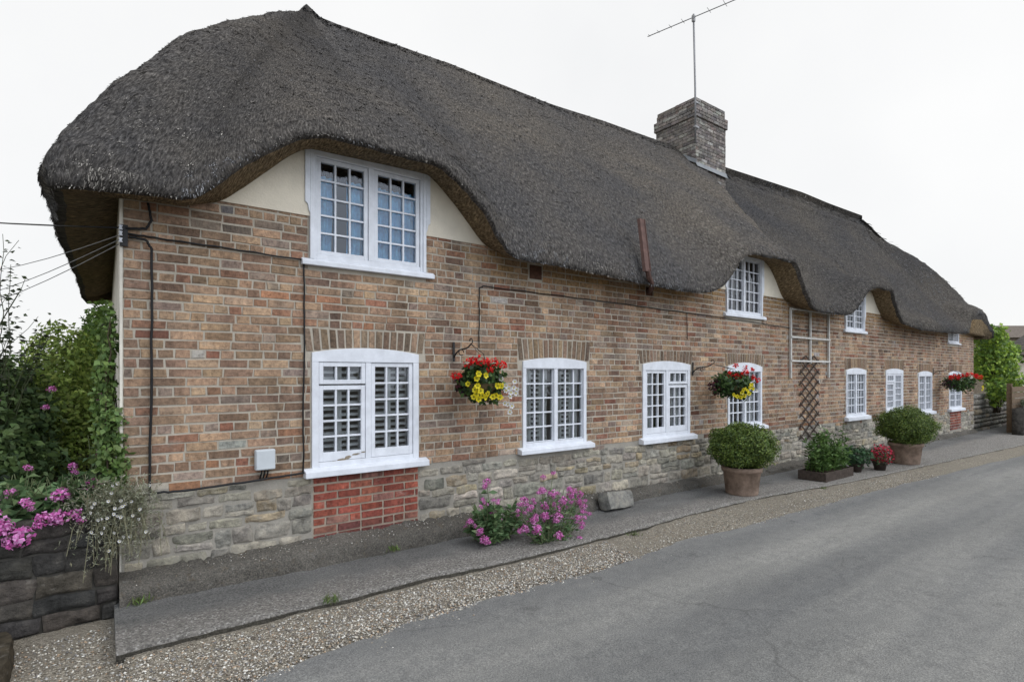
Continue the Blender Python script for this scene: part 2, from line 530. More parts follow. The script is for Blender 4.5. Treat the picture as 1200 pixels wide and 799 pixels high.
# ================================================================== GROUND
def strip(name, xs, ya, yb, z, mat, kind='structure', thick=0.0, ny=6):
    """a sheet between two curves ya(x) and yb(x) (ya nearer the house); z is an offset over gz(x)"""
    V = []; nx = len(xs)
    for x in xs:
        for j in range(ny + 1):
            t = j / ny
            y = ya(x) + (yb(x) - ya(x)) * t
            V.append((x, y, gz(x) + z(x, y)))
    F = [(i * (ny + 1) + j, i * (ny + 1) + j + 1, (i + 1) * (ny + 1) + j + 1, (i + 1) * (ny + 1) + j) for i in range(nx - 1) for j in range(ny)]
    F = [f[::-1] for f in F] if ya(xs[0]) < yb(xs[0]) else F
    o = mesh_np(name, V, F, mat, None, None, True)
    if kind: o['kind'] = kind
    return o


def bank(x, y):
    """gravel and dirt heaped against the foot of the kerb"""
    if x < .05: return .012 * float(ss(-.3, -.9, y))
    t = (kerb_y(x) - y)
    return float(.018 + (.034 + .02 * ss(3, 7, x)) * (1 - ss(.0, .30, t)))


def nz(x, y, s, a, seed=0.0):
    return a * noise.fractal(Vector((x * s, y * s, seed)), 1.0, 2.0, 4)


b = MB(); b.add([(-900, -900, -.42), (1200, -900, -.42), (1200, 1200, -.42), (-900, 1200, -.42)], [(0, 1, 2, 3)])
b.build('ground', M['ground'])['kind'] = 'structure'

KX = [-3, .05, .84, 1.56, 2.2, 3, 4.1, 4.9, 5.6, 7.6, 9.7, 12.9, 17.7, 22, 30, 45]
KY = [-1.0, -1.0, -.97, -.99, -.97, -1.04, -1.03, -1.03, -.97, -.99, -1.22, -1.38, -1.62, -1.85, -2.1, -2.4]
RX = [-6, -2, -.5, .66, 1.24, 1.9, 2.7, 3.6, 5, 6.6, 9, 12.2, 16.7, 22, 30, 45, 80]
RY = [-3.4, -2.35, -1.9, -1.62, -1.52, -1.45, -1.43, -1.54, -1.42, -1.5, -1.56, -1.72, -1.98, -2.2, -2.5, -2.8, -3.2]
kerb_y = lambda x: float(np.interp(x, KX, KY)) + nz(x, 0, 1.7, .022) + nz(x, 0, 9, .008, 3)
road_y = lambda x: float(np.interp(x, RX, RY)) + nz(x, 0, .9, .05, 5) + nz(x, 0, 7, .02, 8)
xs = list(np.concatenate([np.arange(-9, 12, .06), np.arange(12, 30, .25), np.arange(30, 90, 2)]))
strip('road', xs, road_y, lambda x: -7.6, lambda x, y: -.098 + .035 * ss(-1.5, -4, y) + nz(x, y, .6, .008), M['asphalt'], ny=16)
vx_ = list(np.concatenate([np.arange(-7, 12, .05), np.arange(12, 60, .3)]))
strip('gravel_verge', vx_, lambda x: 1.2 if x < .055 else -.5, lambda x: road_y(x) - .12 - .05 * math.sin(x * 3),
      lambda x, y: -.104 + nz(x, y, 2.2, .014, 2) + bank(x, y) - .045 * float(ss(road_y(x) + .10, road_y(x) - .03, y)), M['gravelbed'], ny=22)
b = MB(); b.add([(-40, -7.5, -.075), (90, -7.5, -.2), (90, -60, -.2), (-40, -60, -.075)], [(0, 3, 2, 1)])
b.build('far_verge', M['ground'])['kind'] = 'structure'

# pavement: a raised concrete slab with a worn kerb face
b = MB(); px = [.05] + list(np.arange(.1, 26, .06))
def pave_z(x, y):
    j = abs(((x + .35) % 2.42) - .0)
    return -.012 * (j < .03) + nz(x, y, 1.2, .010) + nz(x, y, 8, .005, 4) - .012 * ss(7, 9, x)
prof = []
for x in px:
    ky = kerb_y(x); row = []
    ro = nz(x, 1, 6, .012, 6) + nz(x, 1, 19, .010, 16)
    drop = .125
    for t in (0, .1, .2, .3, .4, .5, .6, .7, .8, .9, .97):
        y = .05 + (ky + .02 - .05) * t
        row.append((x, y, gz(x) + pave_z(x, y)))
    row.append((x, ky + .008 + ro * .4, gz(x) - .004 + ro * .5))
    row.append((x, ky + .004 + ro, gz(x) - .022))
    row.append((x, ky + .020 + ro, gz(x) - .07 + ro))
    row.append((x, ky + .015 + ro, gz(x) - drop - .06))
    prof.append(row)
n = len(prof[0]); V = [p for r in prof for p in r]
F = [(i * n + j, i * n + j + 1, (i + 1) * n + j + 1, (i + 1) * n + j) for i in range(len(prof) - 1) for j in range(n - 1)]
V += [(.05, .05, -.25), (.05, kerb_y(.05), -.25)]
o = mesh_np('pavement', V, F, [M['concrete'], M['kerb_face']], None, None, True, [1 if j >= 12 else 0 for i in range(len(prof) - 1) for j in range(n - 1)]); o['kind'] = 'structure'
bm_ = MB(); e = [prof[0][j] for j in range(n)]
bm_.add(e + [(.05, e[-1][1], -.3), (.05, .05, -.3)], [tuple(range(n + 2))])
bm_.build('pavement_end', M['concrete'])['kind'] = 'structure'

# loose gravel: pebbles lying on the verge, too many to count
def pebbles(n, xr, yf, smin, smax, cols):
    x = rng.uniform(xr[0], xr[1], n)
    y = np.array([yf(a, rng.random()) for a in x])
    s = smin + (smax - smin) * rng.random(n) ** 2.2
    z = np.array([gz(a) - .103 + nz(a, bb, 2.2, .014, 2) + max(0, bank(a, bb) - .018 * float(ss(road_y(a) + .10, road_y(a) - .03, bb))) for a, bb in zip(x, y)]) + s * .25
    octa = np.array([(1, 0, 0), (0, 1, 0), (-1, 0, 0), (0, -1, 0), (0, 0, 1), (0, 0, -1.)])
    th = rng.uniform(0, 6.28, n); cs, sn = np.cos(th), np.sin(th)
    o = octa[None] * (1 + rng.uniform(-.35, .35, (n, 6, 1))) * np.stack([np.ones(n), rng.uniform(.6, 1, n), rng.uniform(.4, .75, n)], 1)[:, None]
    o[:, :, :2] += rng.uniform(-.3, .3, (n, 6, 2))
    q = np.empty_like(o)
    q[..., 0] = o[..., 0] * cs[:, None] - o[..., 1] * sn[:, None]; q[..., 1] = o[..., 0] * sn[:, None] + o[..., 1] * cs[:, None]; q[..., 2] = o[..., 2]
    q = q * s[:, None, None] + np.stack([x, y, z], 1)[:, None]
    f = np.array([(0, 1, 4), (1, 2, 4), (2, 3, 4), (3, 0, 4), (1, 0, 5), (2, 1, 5), (3, 2, 5), (0, 3, 5)])
    F = (f[None] + 6 * np.arange(n)[:, None, None]).reshape(-1, 3)
    return q.reshape(-1, 3), F, np.repeat(shades(n, cols, .2), 8, 0)

PEB = [(.37, .33, .265), (.27, .24, .195), (.48, .45, .39), (.17, .145, .12), (.32, .235, .16), (.40, .36, .30), (.22, .21, .20), (.56, .54, .49)]
def band(a, u):
    if a < .03: return -.3 + (road_y(a) - .1 + .3) * u
    k = kerb_y(a) - .03
    return k + (road_y(a) - .05 - k) * (u ** .9 if rng.random() < .94 else u * 1.35)
A = [pebbles(24000, (-1.6, 4.2), band, .0045, .0125, PEB), pebbles(6000, (4.2, 12), band, .004, .010, PEB)]
V = []; F = []; C = []; off = 0
for v_, f_, c_ in A:
    V.append(v_); F.append(f_ + off); C.append(c_); off += len(v_)
o = mesh_np('loose_gravel', np.concatenate(V), np.concatenate(F), M['pebble'], None, np.concatenate(C), True)
tag(o, 'pale loose gravel lying along the kerb beside the asphalt', 'gravel', None, 'stuff')

# ================================================================== THE COTTAGE
house = empty('thatched_cottage', (10.9, 3.0, 0), 'long brown brick cottage under a dark thatched roof with white casement windows', 'cottage')

# openings: name -> x0, x1, sill z, spring z, arch rise, sash layout
WIN = [
    dict(k='G1', x0=1.50, x1=2.57, z0=.82, z1=1.875, rise=.05, fan='left', sash=True, sill=.075),
    dict(k='G2', x0=3.92, x1=4.95, z0=.81, z1=1.83, rise=.045, fan=None, sash=False, sill=.07),
    dict(k='G3', x0=6.05, x1=7.14, z0=.775, z1=1.815, rise=.05, fan='right', sash=True, sill=.08),
    dict(k='G4', x0=8.16, x1=9.21, z0=.80, z1=1.80, rise=.07, fan=None, sash=False, sill=.07),
    dict(k='G5', x0=12.59, x1=13.60, z0=.77, z1=1.755, rise=.05, fan=None, sash=False, sill=.09),
    dict(k='G6', x0=14.73, x1=15.80, z0=.75, z1=1.76, rise=.045, fan='left', sash=True, sill=.03),
    dict(k='G7', x0=16.86, x1=17.89, z0=.69, z1=1.70, rise=.05, fan=None, sash=False, sill=.08),
    dict(k='G8', x0=19.31, x1=20.46, z0=.68, z1=1.70, rise=.06, fan=None, sash=False, sill=.08),
    dict(k='U1', x0=1.48, x1=2.65, z0=2.72, z1=3.74, rise=0, fan=None, sash=True, sill=.06),
    dict(k='U2', x0=8.11, x1=9.21, z0=2.68, z1=3.68, rise=0, fan=None, sash=False, sill=.06),
    dict(k='U3', x0=12.53, x1=13.50, z0=2.62, z1=3.40, rise=0, fan=None, sash=False, sill=.06),
    dict(k='U4', x0=19.23, x1=20.19, z0=2.58, z1=3.02, rise=0, fan=None, sash=False, sill=.05),
]
X0, X1 = .10, 21.68
stone_top = lambda x: float(np.interp(x, [0, 1.5, 3, 5, 8, 13, 18, 22], [.765, .735, .735, .72, .70, .63, .56, .52])) + (.05 * noise.noise(Vector((x * 1.1, 2, 0))) + .03 * noise.noise(Vector((x * 4, 7, 0)))) * float(ss(1.5, 2.8, x)) + .045 * noise.noise(Vector((x * 2.3, 11, 0)))
RED = [(1.51, 2.57, .14, .745), (19.40, 20.40, .06, .60)]
holes = [(q['x0'], q['x1'], q['z0'] - q['sill'], q['z1']) for q in WIN]
ARCH = [q for q in WIN if q['k'][0] == 'G']
arch_holes = [(q['x0'] - .06, q['x1'] + .06, q['z1'] - .06, .45 + .0752 * math.floor((q['z1'] + .285 - .45) / .0752) - .012) for q in ARCH]
vent_holes = [(4.02, 4.22, 2.80, 2.98), (6.12, 6.28, 2.78, 2.92)]

def cut(iv, x0, x1):
    o = []
    for a, c in iv:
        if x1 <= a or x0 >= c: o.append((a, c)); continue
        if x0 > a: o.append((a, x0))
        if x1 < c: o.append((x1, c))
    return o

def brick(mb, x0, x1, z0, z1, c, dep, m=0, jit=.0042, tilt=None):
    i = .005
    j = lambda: random.uniform(-jit, jit)
    P = [(x0 + j(), z0 + j()), (x1 + j(), z0 + j()), (x1 + j(), z1 + j()), (x0 + j(), z1 + j())]
    cx, cz = (x0 + x1) / 2, (z0 + z1) / 2
    if tilt:
        P = [(cx + (px_ - cx) + (pz - tilt[1]) * tilt[0], pz) for px_, pz in P]
    vs = [(a, .012, c_) for a, c_ in P]
    vs += [(a + (i if a < cx else -i), -dep + random.uniform(-.0015, .0015), c_ + (i if c_ < cz else -i)) for a, c_ in P]
    mb.add(vs, [(4, 5, 6, 7), (0, 1, 5, 4), (1, 2, 6, 5), (2, 3, 7, 6), (3, 0, 4, 7)], c, m)

PAL = [((.345, .262, .193), 24), ((.292, .218, .165), 22), ((.372, .285, .205), 15), ((.245, .180, .142), 12), ((.30, .190, .140), 8),
       ((.255, .140, .105), 4), ((.185, .145, .12), 2), ((.39, .305, .23), 7), ((.285, .245, .215), 12), ((.35, .21, .14), 1.5), ((.38, .39, .40), .5)]
BR = .90; BW = (1.085, .985, .905)
def pick(pal):
    t = sum(k for _, k in pal); r = random.uniform(0, t)
    for c, k in pal:
        r -= k
        if r <= 0: break
    f = random.gauss(1, .14)
    return tuple(max(.02, x * f * BR * w_ * random.uniform(.97, 1.03)) for x, w_ in zip(c, BW))

mb = MB()
course = .0752; z = .45
row = 0
while z < 3.13:
    z1 = z + course - .0085
    head = row % 4 == 2
    iv = [(X0 + .004, X1)]
    for (a, c, zz0, zz1) in holes + arch_holes + vent_holes:
        if z1 > zz0 and z < zz1: iv = cut(iv, a - .006, c + .006)
    for (a, c, zz0, zz1) in RED:
        if z1 > zz0 and z < zz1: iv = cut(iv, a, c)
    x = X0 + .004 - (0 if head else (.055 if row % 2 else .17))
    edges = []
    while x < X1:
        L = .110 if head else .230
        if not head and random.random() < .24: L = random.choice([.108, .108, .15, .17])
        if head and random.random() < .1: L = .226
        L *= random.uniform(.95, 1.05)
        edges.append((x, x + L)); x += L
    dz = lambda xx: .012 * noise.noise(Vector((xx * .35, row * .05, 3.3))) + .004 * noise.noise(Vector((xx * 1.7, row * .4, 9)))
    tone = random.gauss(1, .05)
    for a, c in edges:
        for p, q in iv:
            u, v = max(a, p), min(c, q)
            if v - u < .028: continue
            if z < stone_top((u + v) / 2) - .02 + .012 * math.sin(u * 7): continue
            d = dz((u + v) / 2)
            cc = pick(PAL)
            if .60 < u < .88 and 1.03 < z < 1.12: cc = random.choice([(.34, .34, .31), (.42, .41, .37), (.30, .31, .28)])
            och = float(ss(2.62, 2.85, z + .1 * noise.noise(Vector((u * .9, 5, 0))))) * float(ss(2.9, 3.6, u)) * random.uniform(.2, 1)
            cc = tuple(k * (1 - och) + o_ * och for k, o_ in zip(cc, (.36, .235, .115)))
            wm = .94 + .12 * noise.noise(Vector((u * .8, z * 1.2, 1.7)))
            brick(mb, u + .0036, v - .0036, z + d, z1 + d, tuple(k * tone * wm for k in cc), .0 + random.uniform(-.002, .0035))
    z += course; row += 1
# mortar bed behind the bricks, with holes for the windows
def bed(mb, x0, x1, z0, z1, y, hs, m):
    gx = sorted({x0, x1, *[v for h in hs for v in h[:2] if x0 < v < x1]}); gzs = sorted({z0, z1, *[v for h in hs for v in h[2:] if z0 < v < z1]})
    for i in range(len(gx) - 1):
        for j in range(len(gzs) - 1):
            cx, cz = (gx[i] + gx[i + 1]) / 2, (gzs[j] + gzs[j + 1]) / 2
            if any(h[0] < cx < h[1] and h[2] < cz < h[3] for h in hs): continue
            mb.add([(gx[i], y, gzs[j]), (gx[i + 1], y, gzs[j]), (gx[i + 1], y, gzs[j + 1]), (gx[i], y, gzs[j + 1])], [(0, 1, 2, 3)], (1, 1, 1), m)
bed(mb, X0, X1, .40, 3.14, .0045, holes, 1)
# inner leaf of the wall and the opening reveals
bed(mb, X0, X1, -.3, 3.14, .30, holes, 1)
for (a, c, zz0, zz1) in holes:
    mb.add([(a, .0045, zz0), (a, .30, zz0), (a, .30, zz1), (a, .0045, zz1)], [(0, 1, 2, 3)], (1, 1, 1), 1)
    mb.add([(c, .0045, zz0), (c, .30, zz0), (c, .30, zz1), (c, .0045, zz1)], [(3, 2, 1, 0)], (1, 1, 1), 1)
    mb.add([(a, .0045, zz0), (c, .0045, zz0), (c, .30, zz0), (a, .30, zz0)], [(0, 1, 2, 3)], (1, 1, 1), 1)
    mb.add([(a, .0045, zz1), (c, .0045, zz1), (c, .30, zz1), (a, .30, zz1)], [(3, 2, 1, 0)], (1, 1, 1), 1)
mb.build('brick_wall', [M['brick'], M['mortar']], house)

# other walls, floors
b = MB(); b.box((X0 - .016, .012, -.3), (X0 + .28, 6.2, 3.25)); b.box((X0 - .016, -.006, .80), (X0 + .003, .012, 3.2)); b.build('end_wall', M['render'], house)
b = MB(); b.box((X1 - .25, .012, -.4), (X1, 4.6, 3.2)); b.build('end_wall', M['render'], house)
b = MB(); b.add([(X0 + .3, 6.0, -.4), (X1 - .3, 4.4, -.4), (X1 - .3, 4.4, 3.2), (X0 + .3, 6.0, 3.2)], [(0, 1, 2, 3)]); b.build('back_wall', M['render'], house)
b = MB(); b.box((X0 + .29, .301, 2.36), (X1 - .26, 4.3, 2.42)); b.box((X0 + .29, .301, -.1), (X1 - .26, 4.3, .05))
for xx in (3.4, 5.6, 7.6, 11.0, 14.2, 16.3, 18.6): b.box((xx, .301, .06), (xx + .12, 4.3, 2.35))
for xx in (5.0, 11, 16): b.box((xx, .301, 2.43), (xx + .12, 4.3, 3.4))
b.box((X0 + .29, 2.2, .06), (X1 - .26, 2.3, 2.35)); b.box((X0 + .29, 2.2, 2.43), (X1 - .26, 2.3, 4.2))
b.build('inner_partition', M['inside'], house)

# rubble stone base
BR = 1.0; BW = (1.05, 1, .92)
def stone(mb, x0, x1, z0, z1, c, y=0.0, out=.03, nx=12, nz_=8, m=0, seed=None, rnd=.06):
    seed = random.uniform(0, 99) if seed is None else seed
    cx, cz, hw, hh = (x0 + x1) / 2, (z0 + z1) / 2, (x1 - x0) / 2, (z1 - z0) / 2
    sk = random.uniform(-.12, .12); vs = []
    for j in range(nz_ + 1):
        for i in range(nx + 1):
            u, v = 2 * i / nx - 1, 2 * j / nz_ - 1
            a, d = u * math.sqrt(max(0, 1 - rnd * v * v)), v * math.sqrt(max(0, 1 - rnd * u * u))
            e = max(abs(u), abs(v))
            p = Vector((cx + hw * a * 1.0 + sk * hh * d, 0, cz + hh * d + .02 * hw * sk * u))
            w_ = noise.noise(Vector((p.x * 5, seed, p.z * 5)))
            p.x += .018 * noise.noise(Vector((p.x * 9, seed + 5, p.z * 9))); p.z += .018 * noise.noise(Vector((p.x * 9, seed + 9, p.z * 9)))
            prot = out * (1 - e ** 9) + .020 * w_ + .014 * noise.noise(Vector((p.x * 20, seed, p.z * 20))) + .008 * noise.noise(Vector((p.x * 48, seed, p.z * 48)))
            vs.append((p.x, y + .002 - (max(prot, .001) if e < 1 else -.008), p.z))
    n = nx + 1
    mb.add(vs, [(j * n + i, j * n + i + 1, (j + 1) * n + i + 1, (j + 1) * n + i) for j in range(nz_) for i in range(nx)], c, m)

SPAL = [((.30, .285, .255), 16), ((.25, .245, .23), 17), ((.35, .33, .29), 10), ((.32, .28, .215), 5), ((.20, .20, .19), 9), ((.40, .385, .35), 7), ((.30, .245, .18), 2)]
mb = MB(); z = -.08; row = 0
while z < .80:
    h = random.choice([.08, .10, .12, .09, .15]); x = X0 + .02 - random.uniform(0, .02)
    first = True
    while x < X1:
        wd = random.uniform(.10, .40) * (1.15 if h > .12 else .9); x2 = min(x + wd, X1)
        t = stone_top((x + x2) / 2); zz1 = min(z + h, t)
        iv = [(x, x2)]
        for (a, c, r0, r1) in RED:
            if zz1 > r0 + .03 and z < r1: iv = cut(iv, a, c)
        for (a, c, r0, r1) in holes:
            if zz1 > r0 and z < r1: iv = cut(iv, a, c)
        for (u, v) in iv:
            if zz1 - z > .045 and v - u > .07:
                k = random.random()
                cc = pick(SPAL)
                hh_ = zz1 - z
                if hh_ > .12 and v - u > .16 and k < .3:   # two thin stones one over the other
                    s_ = z + hh_ * random.uniform(.4, .6)
                    stone(mb, u + .002, v - .002, z + .002, s_ - .002, cc, 0, .014); stone(mb, u + .002, v - .002, s_ + .002, zz1 - .002, pick(SPAL), 0, .014)
                else:
                    dz_ = random.uniform(-.02, .02)
                    stone(mb, u + .002, v - .002, z + .002 + dz_, zz1 - .002 + dz_ * .5, cc, 0, random.uniform(.005, .018))
        x = x2
    z += h; row += 1
bed(mb, X0, X1, -.3, .78, .004, holes + [(1.51, 2.57, .14, .75)], 1)
mb.build('stone_base', [M['stone'], M['stone_mortar']], house, True)

# panels of newer red brick
RPAL = [((.27, .085, .066), 10), ((.23, .072, .060), 8), ((.30, .115, .085), 6), ((.18, .062, .055), 4), ((.26, .14, .12), 3)]
for (a, c, r0, r1) in RED:
    mb = MB(); z = r0; rr = 0
    while z < r1 - .03:
        x = a - (0 if rr % 2 else .11)
        while x < c:
            L = .226 if random.random() < .85 else .112
            u, v = max(x, a), min(x + L, c)
            if v - u > .03:
                cc = pick(RPAL)
                if z < r0 + .12: cc = tuple(k * f for k, f in zip(cc, (.72, .9, 1.0)))
                brick(mb, u + .006, v - .006, z, min(z + .064, r1), cc, .006 + random.uniform(-.002, .003), 0, .0035)
            x += L
        z += .0765; rr += 1
    mb.add([(a, .0042, r0 - .2), (c, .0042, r0 - .2), (c, .0042, r1 + .01), (a, .0042, r1 + .01)], [(0, 1, 2, 3)], (1, 1, 1), 1)
    mb.build('red_brick_panel', [M['brick'], M['red_mortar']], house)['label'] = 'panel of newer red brick under a window'

# brick arches over the ground floor windows
BR = .84; BW = (1.06, .99, .92)
for q in ARCH:
    mb = MB(); a, c = q['x0'] - .055, q['x1'] + .055; n = int(round((c - a) / .0745)); s = (c - a) / n
    mid = (a + c) / 2; hw = (c - a) / 2
    for i in range(n):
        u = a + i * s; t = (u + s / 2 - mid) / hw
        zb = q['z1'] + .004 + q['rise'] * (1 - t * t) - .012 * (abs(t) > .95)
        zt = .45 + .0752 * math.floor((q['z1'] + .285 - .45) / .0752) - .009 + random.uniform(-.006, .003)
        zb0 = zb
        brick(mb, u + .005, u + s - .005, zb0, zt, tuple(k * .93 for k in pick(PAL[:4] + [((.27, .215, .17), 60)])), .001 + random.uniform(-.002, .003), 0, .003, tilt=(.13 * t, zb))
    mb.build('brick_arch', M['brick'], house)

BR = 1.0; BW = (1, 1, 1)
# plaster gables round the upper windows
for key, lo, hi, a, c, zt_ in (('U1', .60, 3.62, 1.25, 2.80, 3.80), ('U2', 7.3, 10.05, 7.9, 9.45, 3.74), ('U3', 12.5, 14.7, 12.9, 14.0, 3.60)):
    q = [t for t in WIN if t['k'] == key][0]; zb_ = 3.105 if key == 'U1' else 3.05
    k = MB()
    if key != 'U3': k.prism([(lo, zb_), (q['x0'], zb_), (q['x0'], zt_), (a, zt_)], -.012, .20)
    if key == 'U2': k.build('plaster_gable', M['plaster'], house); k = MB()
    if key == 'U1': k.prism([(q['x0'], q['z1'] + .036), (q['x1'], q['z1'] + .036), (q['x1'], zt_ + .01), (q['x0'], zt_ + .01)], -.011, .20)
    k.prism([(q['x1'], zb_), (hi, zb_), (c, zt_), (q['x1'], zt_)], -.012, .20)
    k.build('plaster_gable', M['plaster'], house)

# concrete plinth along the foot of the wall
px_ = list(np.concatenate([np.arange(X0 - .02, 6, .02), np.arange(6, X1, .06)])); prof = []
for x in px_:
    h = float(np.interp(x, [0, 2.6, 4.6, 5.0, 6, 8, 22], [.15, .155, .15, .13, .10, .08, .06])) + nz(x, 0, 2.6, .025, 12) + nz(x, 0, 14, .012, 14)
    d = float(np.interp(x, [0, 4.8, 5.2, 22], [.20, .20, .12, .09])) + nz(x, 2, 3, .018, 15)
    g = gz(x)
    row = []
    for (yy, zz) in ((.02, h + .05), (-.04, h + .03), (-d * .5, h + .012), (-d * .8, h), (-d * .97, h - .025), (-d - .008, h * .72), (-d - .014, h * .48), (-d - .02, h * .24), (-d - .024, -.02)):
        a_ = 0 if yy > 0 else 1
        row.append((x, yy + a_ * (nz(x, zz * 3, 9, .02, 15) + nz(x, zz * 3, 26, .010, 18)), g + zz + a_ * (zz > 0) * (nz(x, yy * 3, 12, .018, 10) + nz(x, yy * 3, 30, .010, 19))))
    prof.append(row)
n = len(prof[0]); V = [p for r in prof for p in r]
F = [(i * n + j, i * n + j + 1, (i + 1) * n + j + 1, (i + 1) * n + j) for i in range(len(prof) - 1) for j in range(n - 1)]
mesh_np('plinth', V, F, M['plinth'], house)
b = MB(); b.add(prof[0] + [(X0 - .02, .02, -.02)], [tuple(range(n + 1))]); b.build('plinth', M['plinth'], house)

cx_, cs_ = [], 600
Vc = []; Fc = []; Cc = []
for i in range(420):
    x = random.uniform(.12, 5.2); y = -random.uniform(.015, .10) if random.random() < .7 else -random.uniform(.1, .2); r_ = random.uniform(.003, .009)
    zz = .135 + .045 * (1 + y / .2) + nz(x, 0, 2.6, .025, 12) + random.uniform(-.004, .006)
    o = len(Vc)
    Vc += [(x + dx * r_ * random.uniform(.6, 1.2), y + dy * r_ * random.uniform(.6, 1.2), zz + dz * r_ * .8) for dx, dy, dz in ((1, 0, 0), (0, 1, 0), (-1, 0, 0), (0, -1, 0), (0, 0, 1), (0, 0, -1))]
    for f in ((0, 1, 4), (1, 2, 4), (2, 3, 4), (3, 0, 4), (1, 0, 5), (2, 1, 5), (3, 2, 5), (0, 3, 5)): Fc.append([o + k for k in f]); Cc.append(random.choice([(.5, .48, .43), (.36, .34, .3), (.6, .58, .53), (.25, .2, .14)]))
tag(mesh_np('lime_crumbs', Vc, Fc, M['pebble'], house, np.array(Cc), True), kind='stuff')

for (a, c, z0_, z1_) in vent_holes:
    b = MB(); b.box((a + .008, .001, z0_ + .008), (c - .008, .03, z1_ - .008))
    for i in range(3): b.box((a + .012, -.006, z0_ + .02 + i * (z1_ - z0_ - .03) / 3), (c - .012, .001, z0_ + .02 + (i + .62) * (z1_ - z0_ - .03) / 3))
    b.build('air_vent', M['airbrick'], house)

